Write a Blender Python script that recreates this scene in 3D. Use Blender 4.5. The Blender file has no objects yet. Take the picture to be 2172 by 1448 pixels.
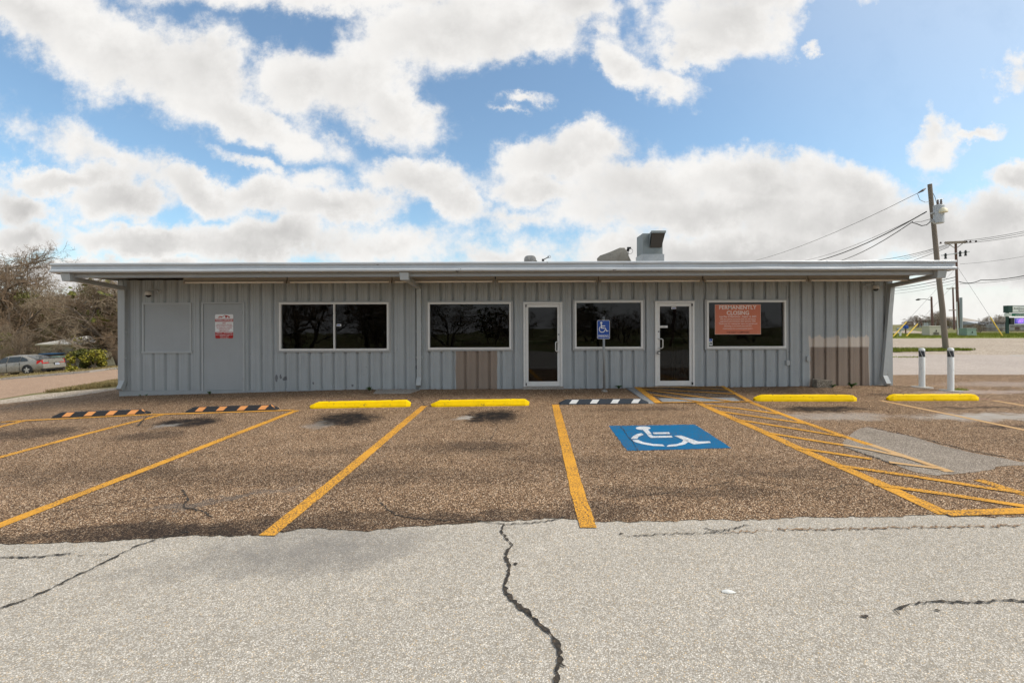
import bpy, bmesh, math, random
from mathutils import Vector, Matrix, noise as mnoise
R = math.radians
random.seed(7)
sc = bpy.context.scene
col = sc.collection

# ------------------------------------------------------------------ camera
F = 16 / 36 * 2172            # focal length in photo pixels
H = 1.70                      # camera height
ROLL = R(0.2)
cam = bpy.data.cameras.new('camera'); cam.lens = 16; cam.sensor_width = 36
cam.shift_y = -34 / 2172; cam.clip_start = 0.05; cam.clip_end = 3000
camo = bpy.data.objects.new('camera', cam); col.objects.link(camo)
camo.location = (0, 0, H); camo.rotation_euler = (math.pi / 2, ROLL, 0)
sc.camera = camo

# ------------------------------------------------------------------ light
SUN_EL, SUN_AZ = R(50), R(102)          # azimuth clockwise from +Y (towards +X)
sun = bpy.data.lights.new('sun', 'SUN'); sun.energy = 1.9; sun.angle = R(18); sun.color = (1, .95, .87)
suno = bpy.data.objects.new('sun', sun); col.objects.link(suno)
sd = Vector((math.sin(SUN_AZ) * math.cos(SUN_EL), math.cos(SUN_AZ) * math.cos(SUN_EL), math.sin(SUN_EL)))
suno.rotation_euler = sd.to_track_quat('Z', 'Y').to_euler(); suno.location = sd * 60
vs = sc.view_settings
vs.view_transform = 'Standard'; vs.look = 'None'; vs.exposure = 0.75; vs.gamma = 1; vs.use_curve_mapping = False
sc.cycles.use_denoising = True; sc.cycles.adaptive_threshold = .018; sc.cycles.max_bounces = 5; sc.cycles.diffuse_bounces = 3; sc.cycles.transparent_max_bounces = 8; sc.cycles.sample_clamp_indirect = 4

# ------------------------------------------------------------------ node helper
class NT:
    def __init__(s, tree): s.t = tree; s.n = tree.nodes; s.l = tree.links
    def add(s, typ, **kw):
        nd = s.n.new(typ)
        for k, v in kw.items(): setattr(nd, k, v)
        return nd
    def put(s, sock, v):
        if hasattr(v, 'is_linked') or isinstance(v, bpy.types.NodeSocket): s.l.new(v, sock)
        elif v is not None: sock.default_value = v
    def m(s, op, a, b=None, c=None, clamp=False):
        nd = s.add('ShaderNodeMath', operation=op, use_clamp=clamp)
        for i, v in enumerate((a, b, c)):
            if v is not None: s.put(nd.inputs[i], v)
        return nd.outputs[0]
    def vm(s, op, a, b=None, scale=None):
        nd = s.add('ShaderNodeVectorMath', operation=op)
        s.put(nd.inputs[0], a)
        if b is not None: s.put(nd.inputs[1], b)
        if scale is not None: s.put(nd.inputs['Scale'], scale)
        return nd.outputs['Value'] if op in ('LENGTH', 'DOT_PRODUCT', 'DISTANCE') else nd.outputs[0]
    def mix(s, f, a, b, blend='MIX'):
        nd = s.add('ShaderNodeMix', data_type='RGBA', blend_type=blend)
        s.put(nd.inputs[0], f); s.put(nd.inputs[6], c4(a)); s.put(nd.inputs[7], c4(b))
        return nd.outputs[2]
    def mixf(s, f, a, b):
        nd = s.add('ShaderNodeMix', data_type='FLOAT')
        s.put(nd.inputs[0], f); s.put(nd.inputs[2], a); s.put(nd.inputs[3], b)
        return nd.outputs[0]
    def sm(s, v, lo, hi, a=0.0, b=1.0):
        nd = s.add('ShaderNodeMapRange', interpolation_type='SMOOTHSTEP')
        for i, x in enumerate((v, lo, hi, a, b)): s.put(nd.inputs[i], x)
        return nd.outputs[0]
    def noise(s, vec, scale, detail=3, rough=.55, out=0):
        nd = s.add('ShaderNodeTexNoise')
        if vec is not None: s.put(nd.inputs['Vector'], vec)
        nd.inputs['Scale'].default_value = scale; nd.inputs['Detail'].default_value = detail
        nd.inputs['Roughness'].default_value = rough
        return nd.outputs[out]
    def vor(s, vec, scale, feature='F1'):
        nd = s.add('ShaderNodeTexVoronoi', feature=feature)
        s.put(nd.inputs['Vector'], vec); nd.inputs['Scale'].default_value = scale
        return nd.outputs
    def ramp(s, f, stops, interp='LINEAR'):
        nd = s.add('ShaderNodeValToRGB'); cr = nd.color_ramp; cr.interpolation = interp
        while len(cr.elements) < len(stops): cr.elements.new(.5)
        for e, (p, c) in zip(cr.elements, stops): e.position = p; e.color = c4(c)
        s.put(nd.inputs[0], f); return nd.outputs[0]
    def tmap(s, vec, loc, rot, scale):
        nd = s.add('ShaderNodeMapping', vector_type='TEXTURE')
        s.put(nd.inputs[0], vec); nd.inputs[1].default_value = loc
        nd.inputs[2].default_value = rot; nd.inputs[3].default_value = scale
        return nd.outputs[0]
    def pos(s): return s.add('ShaderNodeNewGeometry').outputs['Position']
    def sep(s, v):
        nd = s.add('ShaderNodeSeparateXYZ'); s.put(nd.inputs[0], v); return nd.outputs
    def comb(s, x, y, z):
        nd = s.add('ShaderNodeCombineXYZ')
        for i, v in enumerate((x, y, z)): s.put(nd.inputs[i], v)
        return nd.outputs[0]
def c4(c):
    if isinstance(c, (tuple, list)): return tuple(c) if len(c) == 4 else tuple(c) + (1,)
    return c
def srgb(r, g, b):
    f = lambda v: (v / 255 / 12.92) if v / 255 <= .04045 else ((v / 255 + .055) / 1.055) ** 2.4
    return (f(r), f(g), f(b), 1)

# ------------------------------------------------------------------ sky (world): Nishita air + cumulus field by direction
w = bpy.data.worlds.new('World'); sc.world = w; w.use_nodes = True
nt = NT(w.node_tree); nt.n.clear()
CLOUD_LIT, CLOUD_SHADE = (.565, .555, .54), (.345, .339, .332)
CL = [  # photo pixel centre, radii, tilt: where the big clouds stand (turned into directions below)
 (60,10,230,60,15),(250,95,300,105,27),(420,150,150,95,20),(520,240,190,48,28),(640,290,120,24,24),
 (640,160,110,80,-10),(760,170,150,95,-8),(840,225,110,68,25),(930,60,250,90,-8),(1080,60,170,60,0),(760,-40,500,60,0),
 (800,270,70,28,40),(1220,10,110,60,0),
 (1540,45,170,95,-14),(1470,110,75,40,-20),(1320,125,75,42,25),(1410,165,60,22,20),(1600,-40,260,70,0),(1290,60,40,26,30),
 (230,330,230,34,13),(150,375,160,38,6),(250,420,120,50,4),(430,395,150,46,14),(560,420,110,42,12),(540,345,90,14,35),
 (700,440,160,44,5),(880,385,125,52,8),(950,420,120,44,14),(1090,470,125,26,-2),(690,395,60,22,10),
 (30,430,80,55,15),(60,500,110,46,5),(330,505,200,40,4),(560,505,260,50,6),(820,525,200,34,6),(1050,545,180,26,0),(250,575,400,40,0),
 (1190,330,175,55,-12),(1250,300,110,50,0),(1130,400,110,45,0),(1380,395,240,80,6),(1600,390,250,72,6),(1800,410,170,68,12),(1530,450,440,65,5),
 (1780,480,350,80,0),(1600,540,520,60,0),(1960,500,200,80,0),(2120,470,150,85,-20),(2150,560,260,90,0),(2160,380,70,45,0),
 (1980,300,44,34,-10),(1970,260,24,30,60),(2065,280,52,12,-14),(2160,165,40,34,-40),(1730,95,22,10,-20),(1115,212,40,11,-25),(1080,240,30,8,0),
]
g = bpy.data.node_groups.new('cloud_field', 'ShaderNodeTree')
g.interface.new_socket('P', in_out='INPUT', socket_type='NodeSocketVector')
g.interface.new_socket('D', in_out='OUTPUT', socket_type='NodeSocketFloat')
g.interface.new_socket('N', in_out='OUTPUT', socket_type='NodeSocketFloat')
gt = NT(g); gi = gt.add('NodeGroupInput'); go = gt.add('NodeGroupOutput'); P = gi.outputs[0]
w1 = gt.vm('SUBTRACT', gt.noise(P, 5, 7, .66, 1), (.5, .5, .5))
q = gt.vm('MULTIPLY_ADD', w1, (.17, .17, 0), P) if False else gt.vm('ADD', P, gt.vm('MULTIPLY', w1, (.19, .17, 0)))
TILT = (0, 24, -14); frames = {}
for a_ in TILT:
    if a_ == 0: frames[a_] = q; continue
    md = gt.add('ShaderNodeMapping'); gt.put(md.inputs[0], q); md.inputs[2].default_value = (0, 0, R(a_)); frames[a_] = md.outputs[0]
acc = None
for cx, cy, rx, ry, a in CL:
    ta = min(TILT, key=lambda t_: abs(t_ - a)); u_, v_ = (cx - 1086) / F, (690 - cy) / F
    c_, s_ = math.cos(R(ta)), math.sin(R(ta)); u2, v2 = u_ * c_ - v_ * s_, u_ * s_ + v_ * c_
    thin = min(rx, ry) < 36                       # small scraps are thin, translucent vapour
    kx = 1.75 if thin else 1.1
    sx, sy = F / (rx * kx), F / (ry * kx)
    md = gt.add('ShaderNodeVectorMath', operation='MULTIPLY_ADD'); gt.put(md.inputs[0], frames[ta]); md.inputs[1].default_value = (sx, sy, 0); md.inputs[2].default_value = (-u2 * sx, -v2 * sy, 0)
    d = gt.vm('LENGTH', md.outputs[0])
    if thin: d = gt.m('MULTIPLY_ADD', d, .62, .50)
    acc = d if acc is None else gt.m('SMOOTH_MIN', acc, d, .22)
fb = gt.m('SUBTRACT', gt.noise(P, 9, 8, .64), .5)
gt.l.new(gt.m('ADD', gt.m('SUBTRACT', 1, acc), gt.m('MULTIPLY', fb, 1.55)), go.inputs[0])
gt.l.new(gt.m('ADD', fb, gt.sep(w1)[0]), go.inputs[1])

D0 = nt.add('ShaderNodeTexCoord').outputs['Generated']
dx, dy, dz = nt.sep(nt.vm('NORMALIZE', D0))
yc = nt.m('MAXIMUM', dy, .08)
uv = nt.comb(nt.m('DIVIDE', dx, yc), nt.m('DIVIDE', dz, yc), 0)
fld = nt.add('ShaderNodeGroup'); fld.node_tree = g; nt.put(fld.inputs[0], uv)
zc = nt.m('ADD', nt.m('MAXIMUM', dz, 0.0), .22)
gp = nt.comb(nt.m('DIVIDE', dx, zc), nt.m('DIVIDE', dy, zc), 3.3)
gen = nt.m('MULTIPLY', nt.m('SUBTRACT', nt.noise(gp, 1.5, 5, .6), .45), 3.2)
win = nt.sm(dy, .46, .58)
d1 = nt.mixf(win, gen, fld.outputs[0])
sdot = nt.vm('DOT_PRODUCT', nt.comb(dx, dy, dz), tuple(sd))
veil = nt.m('ADD', nt.sm(sdot, .35, 1.0, .03, .6), nt.sm(dz, .16, .015, 0, .9))      # thin bright haze round the sun and along the horizon
edge = nt.m('ADD', nt.m('MULTIPLY', nt.sm(d1, -.30, .55), .35), nt.m('MULTIPLY', nt.sm(d1, -.08, .38), .65))
alpha = nt.m('MAXIMUM', edge, nt.m('MINIMUM', veil, .93))
low = nt.sm(dz, .36, .08)                         # flat cumulus bases seen towards the horizon are greyer
shade = nt.m('MULTIPLY', nt.sm(d1, .12, .95), nt.m('ADD', .42, nt.m('MULTIPLY', low, .42)))
shade = nt.m('SUBTRACT', shade, nt.m('MULTIPLY', fld.outputs[1], 1.25), clamp=True)
ccol = nt.mix(shade, CLOUD_LIT, CLOUD_SHADE)
sky = nt.add('ShaderNodeTexSky', sky_type='NISHITA'); sky.sun_disc = False
sky.sun_elevation = SUN_EL; sky.sun_rotation = SUN_AZ
sky.air_density = 1.0; sky.dust_density = 1.3; sky.ozone_density = 1.2
skc = nt.vm('MULTIPLY', sky.outputs[0], (.72, .85, .85))
bg = nt.add('ShaderNodeBackground'); bg.inputs[1].default_value = 0.13
ccs = nt.vm('SCALE', ccol, scale=1 / .13)
nt.l.new(nt.mix(alpha, skc, ccs), bg.inputs[0])
nt.l.new(bg.outputs[0], nt.add('ShaderNodeOutputWorld').inputs[0])
w.cycles.sampling_method = 'MANUAL'; w.cycles.sample_map_resolution = 512

# ------------------------------------------------------------------ mesh helpers
class MB:
    def __init__(s): s.v = []; s.f = []; s.mi = []
    def add(s, vs, fs, mi=0):
        o = len(s.v); s.v += [tuple(v) for v in vs]; s.f += [tuple(i + o for i in f) for f in fs]; s.mi += [mi] * len(fs); return s
    def box(s, x0, x1, y0, y1, z0, z1, mi=0):
        return s.add([(x0,y0,z0),(x1,y0,z0),(x1,y1,z0),(x0,y1,z0),(x0,y0,z1),(x1,y0,z1),(x1,y1,z1),(x0,y1,z1)],
                     [(0,3,2,1),(4,5,6,7),(0,1,5,4),(1,2,6,5),(2,3,7,6),(3,0,4,7)], mi)
    def hexa(s, a, b, mi=0):       # two quads (bottom a, top b), each counter-clockwise from above
        return s.add(list(a) + list(b), [(3,2,1,0),(4,5,6,7),(0,1,5,4),(1,2,6,5),(2,3,7,6),(3,0,4,7)], mi)
    def prism_x(s, prof, x0, x1, mi=0, cap=True):     # profile of (y,z) extruded along x
        n = len(prof)
        vs = [(x0, y, z) for y, z in prof] + [(x1, y, z) for y, z in prof]
        fs = [(i, (i + 1) % n, n + (i + 1) % n, n + i) for i in range(n)]
        if cap: fs += [tuple(range(n))[::-1], tuple(range(n, 2 * n))]
        return s.add(vs, fs, mi)
    def prism_y(s, prof, y0, y1, mi=0):               # profile of (x,z) extruded along y
        n = len(prof)
        vs = [(x, y0, z) for x, z in prof] + [(x, y1, z) for x, z in prof]
        return s.add(vs, [(i, (i + 1) % n, n + (i + 1) % n, n + i) for i in range(n)] + [tuple(range(n))[::-1], tuple(range(n, 2 * n))], mi)
    def tube(s, pts, rad, n=6, mi=0, cap=True):
        pts = [Vector(p) for p in pts]; k = len(pts)
        if not isinstance(rad, (list, tuple)): rad = [rad] * k
        vs = []; up = None
        for i, p in enumerate(pts):
            t = (pts[min(i + 1, k - 1)] - pts[max(i - 1, 0)])
            if t.length < 1e-9: t = Vector((0, 0, 1))
            t.normalize()
            if up is None:
                up = Vector((0, 0, 1)) if abs(t.z) < .9 else Vector((1, 0, 0))
            a = t.cross(up)
            if a.length < 1e-6: a = t.cross(Vector((1, .3, 0)))
            a.normalize(); b = a.cross(t); up = b
            for j in range(n):
                an = 2 * math.pi * j / n
                vs.append(p + (a * math.cos(an) + b * math.sin(an)) * rad[i])
        fs = [(i*n + j, i*n + (j+1) % n, (i+1)*n + (j+1) % n, (i+1)*n + j) for i in range(k-1) for j in range(n)]
        if cap: fs += [tuple(range(n))[::-1], tuple(range((k-1)*n, k*n))]
        return s.add(vs, fs, mi)
    def lathe(s, prof, n=16, c=(0,0,0), mi=0):         # profile (r,z) about the z axis
        vs = [(c[0] + r*math.cos(2*math.pi*j/n), c[1] + r*math.sin(2*math.pi*j/n), c[2] + z) for r, z in prof for j in range(n)]
        k = len(prof)
        fs = [(i*n + j, i*n + (j+1) % n, (i+1)*n + (j+1) % n, (i+1)*n + j) for i in range(k-1) for j in range(n)]
        fs += [tuple(range(n))[::-1], tuple(range((k-1)*n, k*n))]
        return s.add(vs, fs, mi)
    def xf(s, M):
        s.v = [tuple(M @ Vector(v)) for v in s.v]; return s
    def build(s, name, mat, parent=None, smooth=False, bevel=0, recalc=False):
        me = bpy.data.meshes.new(name); me.from_pydata(s.v, [], s.f)
        for mm in (mat if isinstance(mat, (list, tuple)) else [mat]): me.materials.append(mm)
        if any(s.mi): me.polygons.foreach_set('material_index', s.mi)
        if bevel or recalc:
            bm = bmesh.new(); bm.from_mesh(me); bmesh.ops.recalc_face_normals(bm, faces=bm.faces)
            if bevel: bmesh.ops.bevel(bm, geom=bm.edges, offset=bevel, segments=2, affect='EDGES', profile=.5)
            bm.to_mesh(me); bm.free()
        if smooth:
            me.polygons.foreach_set('use_smooth', [True] * len(me.polygons))
            if smooth == 'auto':
                try: me.set_sharp_from_angle(angle=R(40))
                except Exception: pass
        me.update()
        o = bpy.data.objects.new(name, me); col.objects.link(o)
        if parent: o.parent = parent
        return o
def tag(o, label=None, cat=None, group=None, kind=None):
    if label: o['label'] = label
    if cat: o['category'] = cat
    if group: o['group'] = group
    if kind: o['kind'] = kind
    return o
def empty(name, loc, label=None, cat=None, group=None, rz=0):
    o = bpy.data.objects.new(name, None); col.objects.link(o); o.location = loc; o.rotation_euler = (0, 0, rz)
    o.empty_display_size = .1
    return tag(o, label, cat, group)
def copy_tree(o, parent=None):
    c = o.copy(); col.objects.link(c); c.parent = parent
    for ch in list(o.children): copy_tree(ch, c)
    return c
def rehome(root):      # children were built in world coordinates: keep them there under a moved root
    bpy.context.view_layer.update()
    for ch in root.children: ch.matrix_parent_inverse = root.matrix_world.inverted()

# ------------------------------------------------------------------ terrain height and pixel rays
def cl(v, a, b): return max(a, min(b, v))
def G(x, y):
    z = .0176 * (cl(y, -40, 23) - 9.6) + .07 * cl((y - 9.75) / 1.45, 0, 1)
    if x < -4: z -= .025 * (cl(-x, 4, 9.8) - 4) + .076 * (cl(-x, 9.8, 46) - 9.8)
    if x > 2: z += .008 * (min(x, 12) - 2)
    if y > 60: z += .004 * (min(y, 200) - 60)
    return z
def ray(px, py):
    dx, dy = px - 1086, py - 724
    c, s = math.cos(ROLL), math.sin(ROLL)
    qx = dx * c - dy * s; qy = dx * s + dy * c + 34
    return qx / F, -qy / F
def at(px, py, d):
    u, v = ray(px, py); return Vector((u * d, d, H + v * d))
def gp_(px, py):            # where the ray through a photo pixel meets the terrain
    u, v = ray(px, py); lo, hi = .5, 400.
    d = .5
    while d < 400:
        if H + v * d < G(u * d, d): hi = d; break
        lo = d; d += .25
    for _ in range(40):
        mid = (lo + hi) / 2
        if H + v * mid < G(u * mid, mid): hi = mid
        else: lo = mid
    return Vector((u * hi, hi, G(u * hi, hi)))
def on(px, d):              # ground point at depth d under photo column px
    x = (px - 1086) / F * d; return Vector((x, d, G(x, d)))
def lines(a, b, st): 
    n = max(1, round((b - a) / st)); return [a + (b - a) * i / n for i in range(n)]
XS = lines(-420, -60, 40) + lines(-60, -20, 2.5) + lines(-20, 20, .8) + lines(20, 60, 2.5) + lines(60, 420, 40) + [420]
YS = lines(-300, -60, 40) + lines(-60, -6, 3) + lines(-6, 9.6, .8) + [9.6, 9.75, 10.2, 10.7, 11.2] + lines(11.6, 20, .8) + lines(20, 60, 2.5) + lines(60, 220, 20) + lines(220, 900, 85) + [900]
XS = sorted(set(XS + [-46,  -9.8, -4, 2, 12])); YS = sorted(set(YS + [23]))
import bisect
def clip_tri(poly, tri):
    out = poly
    for i in range(3):
        ax, ay = tri[i][:2]; bx, by = tri[(i + 1) % 3][:2]
        ex, ey = bx - ax, by - ay
        inp, out = out, []
        if not inp: return out
        ds = [ex * (p[1] - ay) - ey * (p[0] - ax) for p in inp]
        for j in range(len(inp)):
            p, q2 = inp[j - 1], inp[j]; dp, dq = ds[j - 1], ds[j]
            if (dp >= 0) != (dq >= 0):
                t = dp / (dp - dq); out.append((p[0] + (q2[0] - p[0]) * t, p[1] + (q2[1] - p[1]) * t))
            if dq >= 0: out.append(q2)
    return out
def sheet(mb, poly, off, mi=0):
    """lay a polygon (world xy) on the terrain's own triangles, off metres above"""
    poly = [(p[0], p[1]) for p in poly]
    x0, x1 = min(p[0] for p in poly), max(p[0] for p in poly); y0, y1 = min(p[1] for p in poly), max(p[1] for p in poly)
    area = sum(poly[i-1][0] * poly[i][1] - poly[i][0] * poly[i-1][1] for i in range(len(poly)))
    if area < 0: poly = poly[::-1]
    i0, i1 = max(0, bisect.bisect_right(XS, x0) - 1), min(len(XS) - 2, bisect.bisect_left(XS, x1))
    j0, j1 = max(0, bisect.bisect_right(YS, y0) - 1), min(len(YS) - 2, bisect.bisect_left(YS, y1))
    for i in range(i0, i1 + 1):
        for j in range(j0, j1 + 1):
            c = [(XS[i], YS[j]), (XS[i+1], YS[j]), (XS[i+1], YS[j+1]), (XS[i], YS[j+1])]
            c = [(a, b, G(a, b)) for a, b in c]
            for tri in ((c[0], c[1], c[2]), (c[0], c[2], c[3])):
                pc = clip_tri(poly, tri)
                if len(pc) < 3: continue
                cl2 = []
                for p in pc:
                    if not cl2 or (abs(p[0]-cl2[-1][0]) + abs(p[1]-cl2[-1][1])) > 1e-6: cl2.append(p)
                if len(cl2) < 3: continue
                (ax, ay, az), (bx, by, bz), (cx, cy, cz) = tri
                den = (by - cy) * (ax - cx) + (cx - bx) * (ay - cy)
                vs = []
                for x, y in cl2:
                    l1 = ((by - cy) * (x - cx) + (cx - bx) * (y - cy)) / den; l2 = ((cy - ay) * (x - cx) + (ax - cx) * (y - cy)) / den
                    vs.append((x, y, l1 * az + l2 * bz + (1 - l1 - l2) * cz + off))
                mb.add(vs, [tuple(range(len(vs)))], mi)
    return mb
def rag(pts, amp, step, seed=0):      # subdivide a closed polygon's edges and jitter them
    rnd = random.Random(seed); out = []
    for i in range(len(pts)):
        a, b = pts[i], pts[(i + 1) % len(pts)]
        L = math.hypot(b[0]-a[0], b[1]-a[1]); n = max(1, int(L / step))
        for k in range(n):
            t = k / n
            j = amp if k else amp * .3
            out.append((a[0] + (b[0]-a[0])*t + rnd.uniform(-j, j), a[1] + (b[1]-a[1])*t + rnd.uniform(-j, j)))
    return out
def band(pts, w0, jit=0, step=.15, seed=0, w1=None):   # polygon strips along a polyline (list of convex quads)
    rnd = random.Random(seed); P2 = []
    for i in range(len(pts) - 1):
        a, b = Vector(pts[i][:2]), Vector(pts[i+1][:2]); n = max(1, int((b - a).length / step))
        P2 += [a.lerp(b, k / n) for k in range(n)]
    P2.append(Vector(pts[-1][:2])); L, Rr = [], []
    for i, p in enumerate(P2):
        t = (P2[min(i+1, len(P2)-1)] - P2[max(i-1, 0)]).normalized(); nrm = Vector((-t.y, t.x))
        ww = w0 if w1 is None else w0 + (w1 - w0) * i / len(P2)
        if jit and i not in (0,): p = p + nrm * rnd.uniform(-jit, jit) * 1.0
        ww = ww * (1 + (rnd.uniform(-.75, .5) if jit else rnd.uniform(-.07, .07)))
        L.append(p + nrm * ww / 2); Rr.append(p - nrm * ww / 2)
    return [(L[i], Rr[i], Rr[i+1], L[i+1]) for i in range(len(P2) - 1)]
# ------------------------------------------------------------------ materials
def new_mat(name):
    m = bpy.data.materials.new(name); m.use_nodes = True
    t = NT(m.node_tree); bs = m.node_tree.nodes['Principled BSDF']
    return m, t, bs
def bump(t, bs, h, strength=.3, dist=.01):
    b = t.add('ShaderNodeBump'); b.inputs['Strength'].default_value = strength; b.inputs['Distance'].default_value = dist
    t.put(b.inputs['Height'], h); t.l.new(b.outputs[0], bs.inputs['Normal'])
def plain(name, c, rough=.6, metal=0, var=.12, scale=6, dirt=None, bumpy=0, spec=.4):
    """paint or metal with mottling and some grime"""
    m, t, bs = new_mat(name); p = t.pos()
    n = t.noise(p, scale, 5, .6); n2 = t.noise(p, scale * 9, 3, .6)
    f = t.m('ADD', t.m('MULTIPLY', t.m('SUBTRACT', n, .5), var * 2), t.m('MULTIPLY', t.m('SUBTRACT', n2, .5), var))
    cc = t.vm('SCALE', tuple(c[:3]), scale=t.m('ADD', 1, f))
    if dirt: cc = t.mix(t.sm(t.noise(p, scale * 2.3, 6, .7), .56, .72), cc, dirt)
    t.l.new(cc, bs.inputs['Base Color'])
    t.put(bs.inputs['Roughness'], t.m('ADD', rough, t.m('MULTIPLY', t.m('SUBTRACT', n, .5), .25), clamp=True))
    bs.inputs['Metallic'].default_value = metal; bs.inputs['Specular IOR Level'].default_value = spec
    if bumpy: bump(t, bs, n2, bumpy, .01)
    return m
def aggregate(name, stops, gapc, scale, stains=(), broad=.25, tint=None, gapw=.34, bumps=.6, clump=0, specks=None):
    m, t, bs = new_mat(name); p = t.pos()
    wob = t.vm('ADD', p, t.vm('SCALE', t.vm('SUBTRACT', t.noise(p, scale * .5, 1, .5, 1), (.5,.5,.5)), scale=.6 / scale))
    vo = t.vor(wob, scale); rnd = t.sep(vo['Color'])
    c = t.ramp(rnd[0], stops, 'LINEAR')
    c = t.vm('SCALE', c, scale=t.m('ADD', .78, t.m('MULTIPLY', rnd[1], .44)))
    gap = t.sm(vo['Distance'], gapw, gapw + .3)
    c = t.mix(gap, c, gapc)
    if clump:
        c2 = t.sep(t.vor(wob, scale * .42)['Color'])[0]
        c = t.vm('SCALE', c, scale=t.m('ADD', 1 - clump, t.m('MULTIPLY', c2, 2 * clump)))
    if specks: c = t.mix(t.sm(t.noise(p, scale * .62, 2, .6), specks[1], specks[1] + .06), c, specks[0])
    b1 = t.noise(p, .35, 5, .6); b2 = t.noise(p, 2.2, 4, .6); b3 = t.noise(p, 9, 3, .6)
    f = t.m('ADD', 1, t.m('MULTIPLY', t.m('ADD', t.m('ADD', t.m('SUBTRACT', b1, .5), t.m('MULTIPLY', t.m('SUBTRACT', b2, .5), .8)), t.m('MULTIPLY', t.m('SUBTRACT', b3, .5), .5)), broad * 2))
    c = t.vm('SCALE', c, scale=f)
    if tint: c = t.mix(t.m('MULTIPLY', t.sm(t.noise(p, .6, 4, .6), .5, .7), tint[1]), c, tint[0])
    if stains:
        wv = t.vm('ADD', p, t.vm('SCALE', t.vm('SUBTRACT', t.noise(p, 2.6, 5, .65, 1), (.5,.5,.5)), scale=.9))
        wv = t.vm('MULTIPLY', wv, (1, 1, 0))
        sp = t.sm(t.noise(p, 7, 5, .7), .3, .7)
        for (sx, sy, rx, ry, a, scol, st) in stains:
            q2 = t.tmap(wv, (sx, sy, 0), (0, 0, R(a)), (rx, ry, 1))
            mk = t.sm(t.vm('LENGTH', q2), 1.0, .35)
            mk = t.m('MULTIPLY', t.m('MULTIPLY', mk, st * 1.25), t.m('ADD', .6, t.m('MULTIPLY', sp, .4)), clamp=True)
            c = t.mix(mk, c, scol)
    t.l.new(c, bs.inputs['Base Color'])
    bs.inputs['Roughness'].default_value = .95; bs.inputs['Specular IOR Level'].default_value = .06
    bump(t, bs, t.m('MULTIPLY', vo['Distance'], -1), bumps, .006)
    return m
TAR, PALE = (.022, .019, .018), (.40, .37, .33)
def stain(px, py, rx, ry, scol, st, a=0):
    p = gp_(px, py); return (p.x, p.y, rx, ry, a, scol, st)
STAINS = [stain(730,889,.82,.85,TAR,1.0), stain(672,902,.34,.4,PALE,.3), stain(1045,884,.72,.75,TAR,1), stain(980,888,.24,.2,PALE,.75),
  stain(395,896,.85,.6,TAR,.95), stain(350,904,.36,.25,PALE,.45), stain(60,920,1.3,.6,TAR,.6), stain(320,925,.8,.4,TAR,.5),
  stain(1740,868,1.2,.4,TAR,.9), stain(1770,884,1.4,.45,PALE,.5), stain(2100,865,1.6,.12,TAR,.6), stain(2110,885,1.9,.4,PALE,.8), stain(2150,905,1.0,.12,TAR,.6),
  stain(1370,868,1.4,.25,TAR,.42), stain(1170,975,.9,.3,TAR,.3), stain(1015,945,.7,.35,TAR,.4),
  stain(200,1140,2.3,.22,TAR,.55), stain(480,1128,1.5,.25,TAR,.55), stain(820,1105,1.5,.35,TAR,.45), stain(1080,1095,.9,.22,TAR,.5), stain(1260,1090,.8,.3,TAR,.45), stain(1440,1045,1.6,.22,TAR,.38),
  stain(560,1010,3.0,.5,TAR,.22), stain(900,1010,2.4,.45,TAR,.22), stain(1400,985,2.6,.35,TAR,.2), stain(150,1010,2.5,.5,TAR,.25), stain(1000,950,1.5,.5,TAR,.25), stain(1650,1005,1.2,.25,TAR,.32), stain(470,1060,1.0,.12,(.12,.11,.1),.45,25), stain(700,960,.8,.3,TAR,.25),
  stain(1900,838,1,.25,TAR,.45),
  stain(2090,832,2.2,.3,(.4,.33,.29),.55), stain(2150,815,2.5,.6,(.36,.3,.26),.5)]
M = {}
M['lot'] = aggregate('brown_aggregate_asphalt', [(0, (.1,.06,.037)), (.3, (.24,.147,.085)), (.55, (.425,.272,.158)), (.82, (.61,.42,.26)), (1, (.80,.64,.47))], (.086,.055,.036), 88, STAINS, .3, bumps=.4, clump=.2)
M['drive'] = aggregate('pale_aggregate_paving', [(0, (.27,.24,.2)), (.2, (.43,.393,.343)), (.5, (.555,.512,.45)), (.82, (.65,.605,.54)), (.9, (.56,.40,.22)), (1, (.78,.73,.65))], (.32,.283,.23), 125,
   [stain(700,1150,1.3,.5,(.16,.15,.14),.4), stain(610,1190,1.2,.3,(.16,.15,.14),.35), stain(330,1220,.8,.15,(.16,.15,.14),.2)], .10, bumps=.4, clump=.12, specks=((.1,.088,.075), .71))
M['patch'] = aggregate('repair_patch', [(0, (.24,.2,.16)), (.5, (.37,.315,.26)), (1, (.5,.435,.365))], (.2,.165,.13), 80, (), .35)
M['concrete_pad'] = aggregate('smooth_concrete', [(0, (.40,.34,.29)), (.5, (.45,.385,.335)), (1, (.50,.43,.375))], (.39,.33,.285), 30, (), .12, bumps=.1)
M['gravel'] = aggregate('pale_gravel', [(0, (.36,.29,.22)), (.5, (.52,.43,.34)), (1, (.68,.6,.5))], (.3,.24,.18), 22, (), .18)
M['road'] = aggregate('tan_road', [(0, (.34,.23,.15)), (.5, (.45,.31,.21)), (1, (.54,.39,.27))], (.3,.2,.14), 30, (), .12)
M['ramp'] = aggregate('ramp_asphalt', [(0, (.09,.07,.055)), (.5, (.19,.135,.095)), (1, (.36,.28,.21))], (.05,.04,.033), 62, (), .25)
M['curb'] = aggregate('old_concrete', [(0, (.33,.3,.26)), (.5, (.42,.39,.345)), (1, (.5,.47,.42))], (.28,.25,.22), 60, (), .3, bumps=.3)
M['grey_flare'] = aggregate('grey_concrete', [(0, (.24,.25,.26)), (.5, (.31,.32,.33)), (1, (.4,.41,.41))], (.2,.2,.2), 60, (), .3, bumps=.3)
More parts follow.
